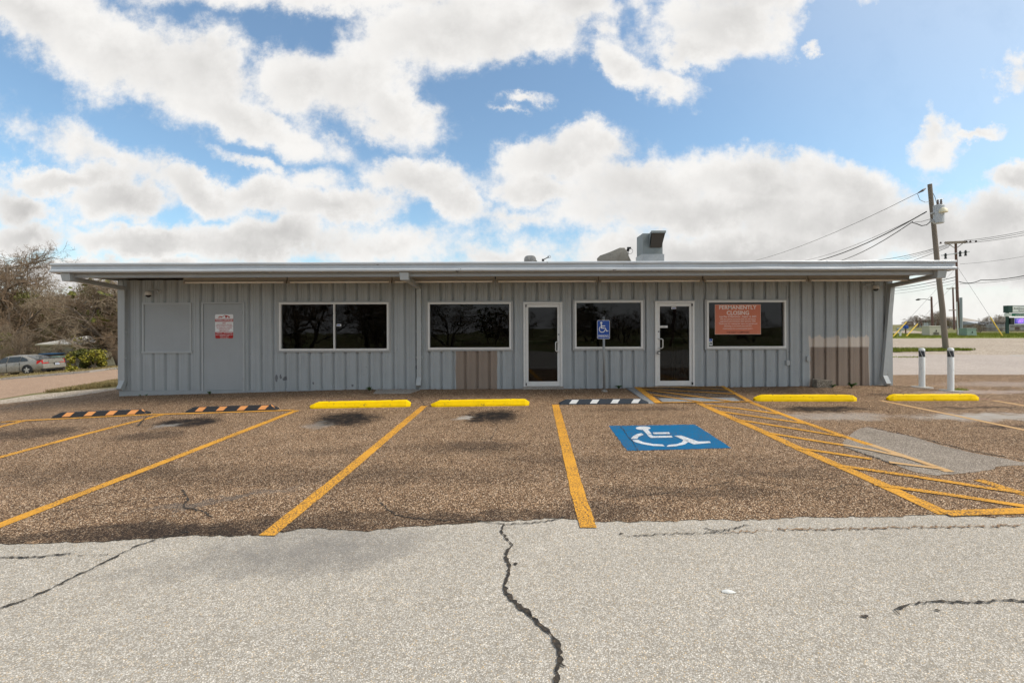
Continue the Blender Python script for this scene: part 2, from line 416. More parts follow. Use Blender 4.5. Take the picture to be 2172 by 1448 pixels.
def ground_mat():
    m, t, bs = new_mat('dry_ground'); p = t.pos()
    n = t.noise(p, .25, 5, .6); n2 = t.noise(p, 6, 5, .7)
    c = t.ramp(n2, [(.25, (.13,.1,.05)), (.5, (.24,.19,.1)), (.75, (.36,.29,.18))])
    gr = t.ramp(n2, [(.25, (.05,.075,.015)), (.5, (.1,.13,.03)), (.75, (.2,.2,.07))])
    c = t.mix(t.sm(n, .42, .6), c, gr)
    t.l.new(c, bs.inputs['Base Color']); bs.inputs['Roughness'].default_value = 1; bs.inputs['Specular IOR Level'].default_value = .1
    return m
M['ground'] = ground_mat()
def grass_mat(name, stops):
    m, t, bs = new_mat(name); p = t.pos()
    f = t.m('ADD', t.m('MULTIPLY', t.noise(p, 1.1, 4, .6), .6), t.m('MULTIPLY', t.noise(p, 14, 3, .6), .4))
    t.l.new(t.ramp(f, stops), bs.inputs['Base Color']); bs.inputs['Roughness'].default_value = .9; bs.inputs['Specular IOR Level'].default_value = .15
    return m
M['grass'] = grass_mat('green_grass', [(.3, (.09,.13,.014)), (.5, (.19,.22,.03)), (.7, (.34,.3,.09))])
M['dry_grass'] = grass_mat('dry_grass', [(.3, (.13,.11,.04)), (.5, (.26,.2,.09)), (.7, (.4,.32,.17))])
def paint_on(name, c, wear=.5, base=(.1,.07,.05)):
    """traffic paint, worn through in flecks so the stones show"""
    m, t, bs = new_mat(name); p = t.pos()
    n = t.noise(p, 1.3, 4, .6); vo = t.vor(p, 70)
    fl = t.m('MULTIPLY', t.sm(t.noise(p, 60, 3, .7), .47, .58), t.sm(n, .3, .62, .25, 1.0))
    cc = t.vm('SCALE', tuple(c[:3]), scale=t.m('ADD', .82, t.m('ADD', t.m('MULTIPLY', t.noise(p, 6, 4, .6), .25), t.m('MULTIPLY', vo['Distance'], -.12))))
    cc = t.mix(t.m('MULTIPLY', fl, wear), cc, base)
    t.l.new(cc, bs.inputs['Base Color']); bs.inputs['Roughness'].default_value = .8; bs.inputs['Specular IOR Level'].default_value = .1
    bump(t, bs, t.m('MULTIPLY', vo['Distance'], -1), .35, .005)
    return m
M['line'] = paint_on('orange_yellow_line_paint', (.80,.385,.05), .95)
M['line_faded'] = paint_on('faded_line_paint', (.66,.40,.17), .6, (.35,.3,.25))
M['blue_paint'] = paint_on('blue_pavement_paint', (.0,.15,.335), .7)
M['white_paint'] = paint_on('white_pavement_paint', (.68,.7,.72), .6)
M['red_line'] = paint_on('faded_red_paint', (.42,.2,.17), .5, (.35,.28,.22))
m, t, bs = new_mat('crack_fill'); p = t.pos()
t.l.new(t.ramp(t.noise(p, 40, 3, .7), [(.4, (.018,.016,.014)), (.6, (.06,.045,.03)), (.75, (.16,.11,.065))]), bs.inputs['Base Color']); bs.inputs['Roughness'].default_value = .9
M['crack'] = m
m, t, bs = new_mat('leaf_litter'); p = t.pos()
t.l.new(t.ramp(t.noise(p, 30, 3, .7), [(.35, (.08,.05,.03)), (.55, (.28,.17,.09)), (.75, (.5,.38,.25))]), bs.inputs['Base Color']); bs.inputs['Roughness'].default_value = .9
M['litter'] = m

WALL_D = F / 84.8
def WX(px): return ray(px, 700)[0] * WALL_D
def WZ(py, px=1086): return H + ray(px, py)[1] * WALL_D
def wall_mat():
    m, t, bs = new_mat('grey_painted_steel'); p = t.pos(); x, y, z = t.sep(p)
    stv = t.vm('MULTIPLY', p, (9, 9, .5))
    st = t.noise(stv, 1, 4, .6); n = t.noise(p, 3, 5, .6); n2 = t.noise(p, 40, 3, .6)
    c = t.vm('SCALE', (.37,.392,.396), scale=t.m('ADD', 1, t.m('ADD', t.m('ADD', t.m('MULTIPLY', t.m('SUBTRACT', st, .5), .34), t.m('MULTIPLY', t.m('SUBTRACT', n, .5), .2)), t.m('MULTIPLY', t.m('SUBTRACT', n2, .5), .08))))
    chips = t.m('MULTIPLY', t.sm(t.noise(p, 7, 6, .7), .69, .72), t.sm(z, 1.6, .5))
    c = t.mix(chips, c, (.17,.18,.19))
    for cx_, cz_, rx_, rz_ in ((586,800,.03,.09),(595,797,.025,.06),(604,801,.055,.05),(664,811,.025,.03),(747,816,.03,.03),(883,778,.025,.05)):
        wv2 = t.vm('ADD', p, t.vm('SCALE', t.vm('SUBTRACT', t.noise(p, 16, 3, .6, 1), (.5,.5,.5)), scale=.07))
        sc_ = t.tmap(wv2, (WX(cx_), WALL_D, WZ(cz_)), (0, 0, 0), (rx_, 1, rz_))
        c = t.mix(t.sm(t.vm('LENGTH', sc_), 1.05, .95), c, (.15,.155,.165))
    rust = t.m('MULTIPLY', t.sm(t.noise(t.vm('MULTIPLY', p, (14, 14, 2)), 1, 5, .7), .68, .76), .5)
    c = t.mix(rust, c, (.2,.14,.09))
    wob = t.m('MULTIPLY', t.m('SUBTRACT', t.noise(t.vm('MULTIPLY', p, (6, 6, .6)), 1, 5, .7), .5), .16)
    wobz = t.m('MULTIPLY', t.m('SUBTRACT', t.noise(t.vm('MULTIPLY', p, (9, 1, 2)), 1, 5, .75), .5), .42)
    def rect(x0, x1, z0, z1, wz=True):
        xx = t.m('ADD', x, wob); zz = t.m('ADD', z, wobz) if wz else z
        a = t.m('MULTIPLY', t.sm(xx, x0 - .012, x0 + .012), t.sm(xx, x1 + .012, x1 - .012))
        b = t.m('MULTIPLY', t.sm(zz, z0 - .012, z0 + .012), t.sm(zz, z1 + .03, z1 - .03))
        return t.m('MULTIPLY', a, b)
    br = (.275,.215,.17)
    brn = t.vm('SCALE', br, scale=t.m('ADD', .9, t.m('MULTIPLY', n, .2)))
    c = t.mix(rect(WX(966), WX(1054), -1, WZ(741), False), c, brn)
    c = t.mix(rect(WX(1716), WX(1844), -1, WZ(716)), c, (.60,.53,.46))
    c = t.mix(rect(WX(1717), WX(1843), -1, WZ(738), False), c, brn)
    t.l.new(c, bs.inputs['Base Color']); bs.inputs['Roughness'].default_value = .5; bs.inputs['Specular IOR Level'].default_value = .35
    dn = t.noise(t.vm('MULTIPLY', p, (2.5, 2.5, 1.2)), 1, 3, .5)
    bump(t, bs, t.m('ADD', dn, t.m('MULTIPLY', n2, .03)), .25, .03)
    return m
M['wall'] = wall_mat()
def metal_paint(name, c, dents=.25, chip=None, rough=.38, streak=True):
    m, t, bs = new_mat(name); p = t.pos()
    n = t.noise(p, 2.2, 5, .6); st = t.noise(t.vm('MULTIPLY', p, (6, 6, 1.2)), 1, 5, .65)
    cc = t.vm('SCALE', tuple(c), scale=t.m('ADD', .9, t.m('ADD', t.m('MULTIPLY', t.m('SUBTRACT', n, .4), .16), t.m('MULTIPLY', st, .14))))
    if chip: cc = t.mix(t.sm(t.noise(t.vm('MULTIPLY', p, (2.2, 2, 6)), 1, 7, .75), .655, .67), cc, chip)
    t.l.new(cc, bs.inputs['Base Color']); bs.inputs['Roughness'].default_value = rough
    bump(t, bs, t.noise(t.vm('MULTIPLY', p, (1.5, 3, 5)), 1, 4, .6), dents, .04)
    return m
M['fascia'] = metal_paint('blue_grey_gutter_paint', (.48,.505,.525), .3, (.1,.09,.08))
M['trim'] = metal_paint('grey_trim_paint', (.36,.365,.36), .15)
M['spout'] = metal_paint('grey_downspout_paint', (.41,.43,.43), .2)
M['board'] = metal_paint('grey_painted_board', (.35,.37,.376), .12, None, .55)
M['soffit'] = metal_paint('dusty_roof_deck', (.22,.195,.17), .2, None, .7)
M['fixture'] = metal_paint('beige_fixture_paint', (.34,.30,.25), .1, None, .6)
M['tube'] = plain('unlit_lamp_tube', (.9,.84,.76), .35, 0, .06)
M['alu'] = plain('brushed_aluminium_frame', (.70,.69,.66), .42, .1, .1, 12)
M['galv'] = plain('galvanised_steel', (.42,.43,.43), .45, .6, .25, 9)
M['vent_paint'] = plain('grey_green_vent_metal', (.24,.265,.26), .5, .1, .2, 5, (.22,.22,.19))
M['vent_dark'] = plain('vent_screen', (.09,.08,.07), .8, 0, .2, 30)
M['dish'] = plain('weathered_dish', (.36,.33,.28), .7, 0, .2, 8, (.2,.17,.13))
M['dish_light'] = plain('pale_dish_grey', (.4,.39,.37), .6, 0, .15, 8)
M['black'] = plain('black_plastic', (.02,.02,.022), .5, 0, .2)
M['dark_metal'] = plain('dark_hardware', (.05,.05,.05), .5, .3, .2)
M['white'] = plain('white_plastic', (.75,.75,.73), .45, 0, .06)
M['dome_white'] = plain('camera_housing', (.62,.58,.52), .4, 0, .1)
M['dome_black'] = plain('camera_dome', (.03,.03,.03), .08, 0, .1)
M['yellow'] = plain('yellow_stop_paint', (.95,.62,.002), .6, 0, .14, 5, (.5,.31,.02), .3, .12)
M['rubber'] = plain('black_rubber', (.022,.022,.024), .7, 0, .3, 9, (.06,.055,.05), .2)
M['rubber_blue'] = plain('blue_black_rubber', (.016,.024,.035), .65, 0, .3, 9, None, .2)
M['orange_tape'] = plain('orange_reflector', (.74,.32,.10), .5, 0, .12, 14)
M['white_tape'] = plain('white_reflector', (.66,.66,.64), .5, 0, .12, 14)
M['blue_sign'] = plain('blue_sign_face', (.012,.07,.34), .35, 0, .08)
M['white_sign'] = plain('white_sign_face', (.78,.78,.77), .4, 0, .05)
M['red_sign'] = plain('red_sign_face', (.42,.016,.014), .4, 0, .08)
M['poster'] = plain('orange_red_poster', (.62,.185,.10), .55, 0, .05, 3)
M['poster_edge'] = plain('poster_edge', (.72,.55,.46), .55, 0, .05, 3)
M['print_white'] = plain('white_print', (.85,.78,.72), .6, 0, .02)
M['print_dark'] = plain('dark_print', (.06,.02,.015), .6, 0, .02)
M['bollard'] = plain('white_bollard_paint', (.80,.81,.79), .5, 0, .08, 4, (.5,.5,.46))
M['char_tape'] = plain('charcoal_tape', (.045,.05,.058), .5, 0, .15)
M['wire'] = plain('black_wire', (.03,.03,.032), .6, 0, .1)
M['wire_grey'] = plain('grey_wire', (.14,.14,.14), .5, .2, .1)
M['insul'] = plain('brown_insulator', (.09,.06,.05), .35, 0, .2)
M['trafo'] = plain('grey_transformer', (.46,.48,.49), .45, 0, .08, 3, (.4,.38,.3))
M['trafo_lamp'] = plain('old_lamp_housing', (.70,.64,.45), .45, 0, .08)
M['guy_yellow'] = plain('yellow_guy_guard', (.72,.46,.03), .5, 0, .1)
M['pad_green'] = plain('pad_mount_green', (.22,.31,.25), .55, 0, .08, 2)
M['pad_tan'] = plain('pad_mount_tan', (.50,.46,.37), .6, 0, .06, 2)
M['pipe_grey'] = plain('grey_conduit', (.30,.33,.35), .5, 0, .1)
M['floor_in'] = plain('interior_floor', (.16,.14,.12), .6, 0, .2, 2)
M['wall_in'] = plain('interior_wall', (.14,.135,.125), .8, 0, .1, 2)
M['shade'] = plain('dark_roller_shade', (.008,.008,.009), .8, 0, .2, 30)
M['counter'] = plain('olive_counter_panel', (.34,.31,.19), .6, 0, .1, 4)
M['cone'] = plain('orange_cone', (.75,.10,.03), .5, 0, .1)
M['steel_post'] = plain('galvanised_post', (.30,.31,.31), .5, .35, .2, 12, (.17,.16,.15))
M['block'] = aggregate('rough_concrete_block', [(0, (.22,.19,.15)), (.5, (.33,.29,.24)), (1, (.45,.4,.33))], (.16,.14,.11), 55, (), .3)
def glass_mat(name, tint, extra=.0):
    m, t, bs = new_mat(name); t.n.remove(bs)
    fr = t.add('ShaderNodeFresnel'); fr.inputs[0].default_value = 1.5
    gl = t.add('ShaderNodeBsdfGlossy'); gl.inputs['Roughness'].default_value = .012; gl.inputs['Color'].default_value = (.42,.43,.46,1)
    b = t.add('ShaderNodeBump'); b.inputs['Strength'].default_value = .08; b.inputs['Distance'].default_value = .02
    t.put(b.inputs['Height'], t.noise(t.pos(), 1.7, 2, .5)); t.l.new(b.outputs[0], gl.inputs['Normal'])
    tr = t.add('ShaderNodeBsdfTransparent'); tr.inputs[0].default_value = c4(tint)
    mx = t.add('ShaderNodeMixShader'); t.put(mx.inputs[0], t.m('ADD', fr.outputs[0], extra, clamp=True))
    t.l.new(tr.outputs[0], mx.inputs[1]); t.l.new(gl.outputs[0], mx.inputs[2])
    t.l.new(mx.outputs[0], t.n['Material Output'].inputs[0])
    return m
M['glass'] = glass_mat('tinted_glass', (.33,.35,.33), .02)
def wood_mat(name, c, scale=1.0):
    m, t, bs = new_mat(name); p = t.pos()
    n = t.noise(t.vm('MULTIPLY', p, (30*scale, 30*scale, 1.3)), 1, 5, .65); n2 = t.noise(p, 1.2, 4, .6)
    f = t.m('ADD', .62, t.m('ADD', t.m('MULTIPLY', n, .5), t.m('MULTIPLY', n2, .25)))
    t.l.new(t.vm('SCALE', tuple(c), scale=f), bs.inputs['Base Color']); bs.inputs['Roughness'].default_value = .85
    bump(t, bs, n, .4, .01); return m
M['pole'] = wood_mat('weathered_pole_wood', (.19,.155,.12))
M['pole_red'] = wood_mat('red_brown_pole_wood', (.17,.095,.075))
M['crossarm'] = wood_mat('crossarm_wood', (.24,.2,.16))
M['bark'] = wood_mat('grey_brown_bark', (.155,.12,.09), .5)
M['twig'] = plain('brown_twigs', (.19,.13,.08), .9, 0, .35, .6)
M['twig_grey'] = plain('grey_twigs', (.235,.18,.12), .9, 0, .35, .6)
def leaf_mat(name, c1, c2):
    m, t, bs = new_mat(name); p = t.pos()
    c = t.mix(t.sm(t.noise(p, 5, 4, .7), .35, .65), c1, c2)
    t.l.new(c, bs.inputs['Base Color']); bs.inputs['Roughness'].default_value = .6; bs.inputs['Specular IOR Level'].default_value = .3
    return m
M['leaf_olive'] = leaf_mat('olive_leaves', (.045,.055,.012), (.16,.15,.03))
M['leaf_bright'] = leaf_mat('yellow_green_leaves', (.1,.11,.012), (.34,.28,.03))
M['weed'] = leaf_mat('weed_leaves', (.025,.07,.012), (.07,.13,.025))
M['car_paint'] = plain('silver_beige_car_paint', (.29,.27,.235), .28, .2, .05, 2, None, 0, .5)
M['car_glass'] = plain('car_glass', (.012,.022,.028), .06, 0, .05, 2, None, 0, .7)
M['tyre'] = plain('tyre_rubber', (.018,.018,.019), .8, 0, .15)
M['rim'] = plain('alloy_rim', (.55,.55,.55), .3, .7, .1)
M['tail'] = plain('red_tail_lamp', (.5,.012,.01), .15, 0, .1)
M['plate'] = plain('number_plate', (.66,.67,.68), .5, 0, .05)
M['siding'] = plain('cream_siding', (.38,.35,.24), .7, 0, .08, 3, (.26,.23,.16))
M['shingle'] = plain('pale_shingle_roof', (.44,.41,.36), .9, 0, .15, 8, (.3,.28,.24))
M['bin_brown'] = plain('brown_bin', (.07,.055,.045), .6, 0, .15)
M['bin_blue'] = plain('blue_bin_lid', (.02,.09,.2), .5, 0, .1)
M['house_white'] = plain('white_house_wall', (.62,.61,.58), .7, 0, .05, 1)
M['house_tan'] = plain('tan_metal_wall', (.50,.44,.36), .7, 0, .05, 1)
M['roof_tan'] = plain('tan_roof', (.36,.31,.25), .8, 0, .08, 1)
M['roof_grey'] = plain('grey_roof', (.42,.43,.44), .7, 0, .08, 1)
M['win_dark'] = plain('house_window', (.06,.09,.12), .15, 0, .1)
M['brick'] = plain('red_brown_brick', (.20,.12,.09), .9, 0, .2, 12)
M['green_sign'] = plain('green_sign_face', (.02,.17,.1), .4, 0, .1)
M['dark_green'] = plain('dark_green_post', (.02,.06,.05), .5, 0, .1)
M['grey_print'] = plain('grey_print', (.1,.11,.11), .6, 0, .02)
M['gold'] = plain('gold_square', (.6,.45,.08), .5, 0, .05)
m, t, bs = new_mat('lit_led_panel'); p = t.pos()
nn = t.noise(p, 1.6, 3, .6)
t.l.new(t.ramp(nn, [(.35, (.02,.02,.22)), (.5, (.1,.04,.55)), (.62, (.35,.08,.75)), (.75, (.05,.12,.7))]), bs.inputs['Emission Color']); bs.inputs['Emission Strength'].default_value = .75
bs.inputs['Base Color'].default_value = (.02,.02,.03,1)
M['led'] = m
m, t, bs = new_mat('lit_led_letters'); bs.inputs['Emission Color'].default_value = (.75,.72,1,1); bs.inputs['Emission Strength'].default_value = .8; bs.inputs['Base Color'].default_value = (.05,.05,.06,1)
M['led_txt'] = m
M['shell'] = plain('white_shell', (.72,.71,.66), .4, 0, .08, 12)
# ------------------------------------------------------------------ the ground: one sheet to the horizon, pavements laid on it
vs_, fs_ = [], []
for y in YS:
    for x in XS: vs_.append((x, y, G(x, y)))
nx = len(XS)
for j in range(len(YS) - 1):
    for i in range(nx - 1):
        a = j * nx + i; fs_ += [(a, a + 1, a + nx + 1), (a, a + nx + 1, a + nx)]
gm = MB(); gm.v = vs_; gm.f = fs_; gm.mi = [0] * len(fs_)
tag(gm.build('ground', M['ground'], smooth=True), kind='structure')
def px_poly(pts): return [tuple(gp_(*p)[:2]) for p in pts]
def lay(name, poly, off, mat, kind='structure', parent=None, smooth=True):
    mb = MB(); sheet(mb, poly, off); o = mb.build(name, mat, parent, smooth=smooth)
    if kind: o['kind'] = kind
    return o
# pale drive in the foreground, running to the street behind the camera
seam_px = [(0,1156),(150,1150),(290,1146),(420,1137),(560,1139),(640,1122),(800,1126),(950,1112),(1080,1103),(1180,1100),(1300,1108),(1420,1105),(1560,1103),(1720,1098),(1850,1098),(1990,1093),(2172,1096)]
seam = [tuple(gp_(*p)[:2]) for p in seam_px]
sl, sr = seam[0], seam[-1]
seam = [(-13.2, sl[1] - .55)] + seam + [(16, sr[1] + .25)]
lay('driveway', [(-30, -14), (24, -14), (24, 9.2), (16, 9.2), (16, sr[1] + .35), (12, sr[1] + .35), (-12, sr[1] + .35), (-13.0, 8.0), (-30, 7.0)], .004, M['drive'])
rseam = []
rnd = random.Random(3)
for i in range(len(seam) - 1):
    a, b = seam[i], seam[i+1]; n = max(1, int(math.hypot(b[0]-a[0], b[1]-a[1]) / .035))
    for k in range(n):
        t_ = k / n; x = a[0] + (b[0]-a[0])*t_; y = a[1] + (b[1]-a[1])*t_
        y += .045 * mnoise.noise((x * 2.1, y, .3)) + .03 * mnoise.noise((x * 9, y, 4)) + rnd.uniform(-.012, .012)
        rseam.append((x, y))
e0, e1 = gp_(2, 857), gp_(250, 826)
lot = lay('parking_lot', rseam + [(16, 12.2), (15.0, 13.2), (11, 13.3), (9.2, 13.4), (9.2, 12), (-9.6, 12), (-9.6, 13.6), (-10.4, 13.6), tuple(e1[:2]), (-11.9, 12.3), tuple(e0[:2]), (-14.6, 10.2), (-13.6, 8.0)], .009, M['lot'])
# right: smooth concrete apron, gravel yard, grass strips
lay('concrete_apron', [(9.3, 13.35), (11, 13.28), (15, 13.16), (16, 12.1), (24, 9.1), (60, 6), (60, 19.2), (24, 19.4), (17.5, 20.6), (9.3, 21)], .004, M['concrete_pad'])
lay('gravel_yard', [(9.3, 21), (17.5, 20.6), (24, 19.4), (60, 19.2), (75, 19), (95, 37.5), (40, 41.5), (9.3, 41.2)], .004, M['gravel'])
isl = rag([(9.4, 22.0), (14, 21.8), (18.5, 21.6), (22.6, 22.3), (23.4, 23.0), (21.8, 23.6), (19, 24.0), (9.4, 24.6)], .12, .3, 5)
lay('grass_island', isl, .03, M['grass'])
lay('grass_strip', rag([(9.3, 41.3), (40, 41.6), (95, 37.6), (110, 40), (110, 64), (9.3, 66)], .15, .8, 6), .008, M['grass'])
lay('apron_edge_line', [(21.5, 19.55), (60, 18.6), (60, 18.75), (21.5, 19.7)], .009, M['white_paint'])
# left: street, gravel shoulder, verges, kerb
rn = [gp_(2, 846), gp_(60, 836), gp_(150, 824), gp_(250, 809)]; rf = [gp_(2, 806), gp_(120, 796), gp_(250, 783)]
near = [(-40, rn[0].y - 6.0), (rn[0].x, rn[0].y), (rn[1].x, rn[1].y), (rn[2].x, rn[2].y), (rn[3].x, rn[3].y), (6, rn[3].y + 9.5)]
far = [(6, rf[2].y + 5.5), (rf[2].x, rf[2].y), (rf[1].x, rf[1].y), (rf[0].x, rf[0].y), (-46, rf[0].y - 3.0), (-110, rf[0].y - 14), (-110, rn[0].y - 16)]
lay('street', near + far, .004, M['road'])
lay('gravel_shoulder', rag([(-15.2, 9.9), tuple(e0[:2]), (-11.9, 12.3), tuple(e1[:2]), (-10.2, 13.9), gp_(160, 829)[:2], gp_(70, 838)[:2], gp_(2, 848)[:2], (-22, 10)], .06, .3, 8), .007, M['gravel'])
lay('street_verge', rag([gp_(90, 834)[:2], gp_(180, 826)[:2], gp_(250, 819)[:2], (-9.9, 15), (-9.9, 19.5), gp_(252, 808)[:2], gp_(190, 819)[:2], gp_(120, 830)[:2]], .08, .3, 9), .011, M['dry_grass'])
kp = [gp_(-60, 812), gp_(2, 806), gp_(60, 801), gp_(120, 796), gp_(190, 790), gp_(256, 782)]
for i in range(len(kp) - 1):          # kerb stones along the far side
    a, b = kp[i], kp[i+1]; d = (b - a); d.z = 0; d.normalize(); n = Vector((-d.y, d.x, 0)) * .42
    k = 2 if i else 1
    for j in range(k):
        p, q = a.lerp(b, j / k + .01), a.lerp(b, (j + 1) / k - .01)
        lo = [(v.x, v.y, G(v.x, v.y) - .05) for v in (p, q, q + n, p + n)]; hi = [(x, y, z + .17) for x, y, z in lo]
        o = MB().hexa(lo, hi).build('kerb', M['curb']); o['kind'] = 'structure'
vp = [gp_(-40, 808), gp_(60, 799.5), gp_(120, 795), gp_(256, 781)]
lay('far_verge', rag([(v.x, v.y + .35) for v in vp] + [(-10, 36), (-12, 46), (-60, 46), (-75, 28)], .1, .6, 4), .012, M['dry_grass'])

# ------------------------------------------------------------------ painted markings (each one stripe)
def stripe(name, pts, w_, mat='line', off=.0135, ext=None, seed=0, w1=None):
    ps = [gp_(*p) for p in pts]
    if ext: ps.append(ps[-1] + (ps[-1] - ps[-2]).normalized() * ext)
    mb = MB()
    for qd in band(ps, w_, 0, .06, seed, w1): sheet(mb, qd, off)
    o = mb.build(name, M[mat], lot); return o
stripe('stall_line', [(630,871),(330,988),(0,1116)], .135, ext=1.6)
stripe('stall_line', [(345,880),(180,922),(0,971)], .13, ext=3.2)
stripe('stall_line', [(52,893),(0,906)], .13, ext=4.5)
stripe('stall_line', [(900,862),(733,1003),(566,1138)], .135)
stripe('stall_line', [(1178,859),(1200,946),(1226,1050),(1248,1121)], .145)
stripe('stall_line', [(1868,850),(2000,877),(2172,913)], .1, 'line_faded', ext=3)
stripe('stall_line', [(2105,850),(2172,861)], .1, 'line_faded', ext=4)
stripe('head_line', [(0,897),(120,890),(300,881),(470,876),(622,871)], .1, ext=None, off=.0175)
stripe('aisle_edge_line', [(1478,853),(1520,873),(1613,914),(1700,955),(1850,1020),(2008,1093)], .15)
stripe('aisle_end_line', [(2003,1091.5),(2172,1086)], .12, off=.0175, ext=1.0)
stripe('aisle_edge_line', [(1534,822.5),(1605,859),(1700,895),(1800,930),(1846,945)], .12)
stripe('aisle_edge_line', [(1846,945),(1905,965),(1969,987),(2015,1003)], .11, 'line_faded', off=.0175)
stripe('aisle_edge_line', [(2075,1019),(2172,1050)], .12, ext=1.5)
for i, pts in enumerate([[(1500,860),(1570,868),(1650,879)], [(1520,873),(1620,887),(1716,901)], [(1555,890),(1680,910),(1797,929)],
                         [(1613,917),(1720,935),(1790,946)], [(1684,951),(1760,962),(1850,976)], [(1763,987),(1930,1011),(2100,1038),(2172,1048)], [(1853,1029),(2010,1051),(2172,1076)]]):
    stripe('hatch_line', pts, .095, off=.0175, ext=(.8 if i > 4 else None), seed=i)
stripe('hatch_line', [(1790,946),(1840,955),(1920,972),(1985,992)], .08, 'line_faded', off=.0215)
stripe('hatch_line', [(1886,983),(1940,990),(2000,997)], .08, 'line_faded', off=.0215)
# blue accessible-stall square with the white wheelchair symbol
lay('blue_square', rag(px_poly([(1291,904),(1474,901.5),(1551,951.5),(1330,957)]), .008, .06, 2), .0135, M['blue_paint'], None, lot)
Z3 = lambda pts: [(1150 + x / 3.949, 800 + y / 3.949) for x, y in pts]
head = [(845 + 62 * math.cos(a * math.pi / 9), 433 + 15 * math.sin(a * math.pi / 9)) for a in range(18)]
sym = [head, [(838,444),(886,444),(918,483),(880,487)], [(925,470),(1060,467),(1072,482),(935,484)], [(878,491),(915,489),(928,500),(1085,497),(1094,512),(908,515)],
       [(1105,498),(1165,495),(1310,546),(1400,544),(1412,557),(1268,570)],
       [(832,475),(850,489),(806,505),(798,524),(742,524),(760,502),(792,483)],
       [(752,535),(802,532),(850,552),(930,567),(1008,571),(1026,586),(930,583),(840,568),(785,553)],
       [(1042,584),(1060,574),(1130,567),(1172,552),(1180,533),(1222,533),(1224,550),(1195,570),(1120,585),(1050,590)]]
sy = MB()
for s_ in sym: sheet(sy, px_poly(Z3(s_)), .0175)
sy.build('wheelchair_symbol', M['white_paint'], lot)
# concrete repair patch, its edges, ramp at the right-hand door
Z4 = lambda pts: [(1600 + x / 3.797, 800 + y / 3.797) for x, y in pts]
patch = px_poly(Z4([(900,405),(1300,490),(1500,552),(1700,602),(2172,692),(2400,745),(2300,790),(2172,716),(1980,722),(1900,752),(1800,768),(1600,788),(1480,800),(1300,772),(1100,697),(850,612),(705,556),(750,490),(820,430)]))
lay('repair_patch', rag(patch, .015, .07, 11), .0128, M['patch'], None, lot)
# the door ramp: a low wedge of asphalt with a concrete flare
ra, rb, rc, rd = gp_(1345, 829), gp_(1392, 857), gp_(1600, 856), gp_(1527, 829)
rp = tag(empty('door_ramp', (4.2, 10.5, 0)), 'low asphalt ramp hatched in yellow below the right glass door', 'ramp')
yb = WALL_D - .08
xa, xd = WX(1343), WX(1531)
def wedge(x0f, x1f, x0b, x1b, yf, zf, zb, name, mat, y1=yb, par=None):
    lo = [(x0f, yf, G(x0f, yf) - .05), (x1f, yf, G(x1f, yf) - .05), (x1b, y1, G(x1b, y1) - .05), (x0b, y1, G(x0b, y1) - .05)]
    hi = [(x0f, yf, G(x0f, yf) + zf), (x1f, yf, G(x1f, yf) + zf), (x1b, y1, G(x1b, y1) + zb), (x0b, y1, G(x0b, y1) + zb)]
    o = MB().hexa(lo, hi).build(name, mat, par); return o
RZF, RZB = .014, .05
yf = rb.y + .02
wedge(rb.x, rc.x, xa, xd, yf, RZF, RZB, 'ramp_top', M['ramp'], par=rp)
wedge(rb.x - .16, rb.x - .004, xa - .2, xa - .004, yf, .012, .046, 'flare', M['grey_flare'], par=rp)
def on_ramp(u, v):       # u across 0..1, v up the ramp 0..1
    x = (rb.x + (rc.x - rb.x) * u) * (1 - v) + (xa + (xd - xa) * u) * v; y = yf + (yb - yf) * v
    z0 = (G(rb.x, yf) + (G(rc.x, yf) - G(rb.x, yf)) * u + RZF) * (1 - v) + (G(xa, yb) + (G(xd, yb) - G(xa, yb)) * u + RZB) * v
    return Vector((x, y, z0 + .004))
def rline(a, b, w_, mat='line', up=0):
    P2 = [on_ramp(a[0] + (b[0]-a[0]) * k / 8, a[1] + (b[1]-a[1]) * k / 8) for k in range(9)]
    t_ = (P2[-1] - P2[0]).normalized(); n_ = Vector((-t_.y, t_.x, 0)).normalized() * w_ / 2
    mb = MB(); up_ = Vector((0, 0, up))
    for k in range(8): mb.add([P2[k] - n_ + up_, P2[k+1] - n_ + up_, P2[k+1] + n_ + up_, P2[k] + n_ + up_], [(0, 1, 2, 3)])
    mb.build('ramp_line', M[mat], rp)
rline((.03, 0), (.03, 1), .16); rline((0, .03), (1, .03), .09, up=.003); rline((.0, .96), (1, .96), .08, up=.003)
rline((.985, 0), (.985, 1), .1)
for a, b in [((.06, .86), (.97, .45)), ((.06, .8), (.8, .05)), ((.06, .5), (.48, .03)), ((.4, .95), (.97, .72))]: rline(a, b, .09, up=.006)
gs = MB(); P4 = [on_ramp(.09, .07), on_ramp(.9, .07), on_ramp(.9, .27), on_ramp(.09, .27)]
gs.add(P4, [(0, 1, 2, 3)]).build('concrete_strip', M['grey_flare'], rp)
rehome(rp)
# cracks in the pavements, each a ragged dark seam
def crack(pts, w_, mat='crack', parent=None, off=.0137, w1=None, seed=0, jit=.018):
    mb = MB()
    for qd in band([gp_(*p) for p in pts], w_ * .6, jit * .8, .024, seed, w1 and w1 * .8): sheet(mb, qd, off)
    mb.build('crack', M[mat], parent or lot)
crack([(1068,1113),(1064,1128),(1072,1142),(1088,1158),(1076,1172),(1072,1184),(1079,1200),(1080,1216),(1072,1235),(1071,1256),(1086,1275),(1100,1287),(1115,1298),(1128,1312),(1142,1325),(1160,1340),(1175,1355),(1181,1372),(1185,1388),(1192,1402),(1181,1420),(1184,1436),(1178,1460)], .026, w1=.045, seed=1, jit=.012)
crack([(1187,1395),(1196,1418)], .02, seed=2); crack([(1118,1302),(1132,1318)], .02, seed=21)
crack([(800,1060),(830,1090),(870,1101),(950,1105),(1000,1106),(1068,1112)], .018, seed=3)
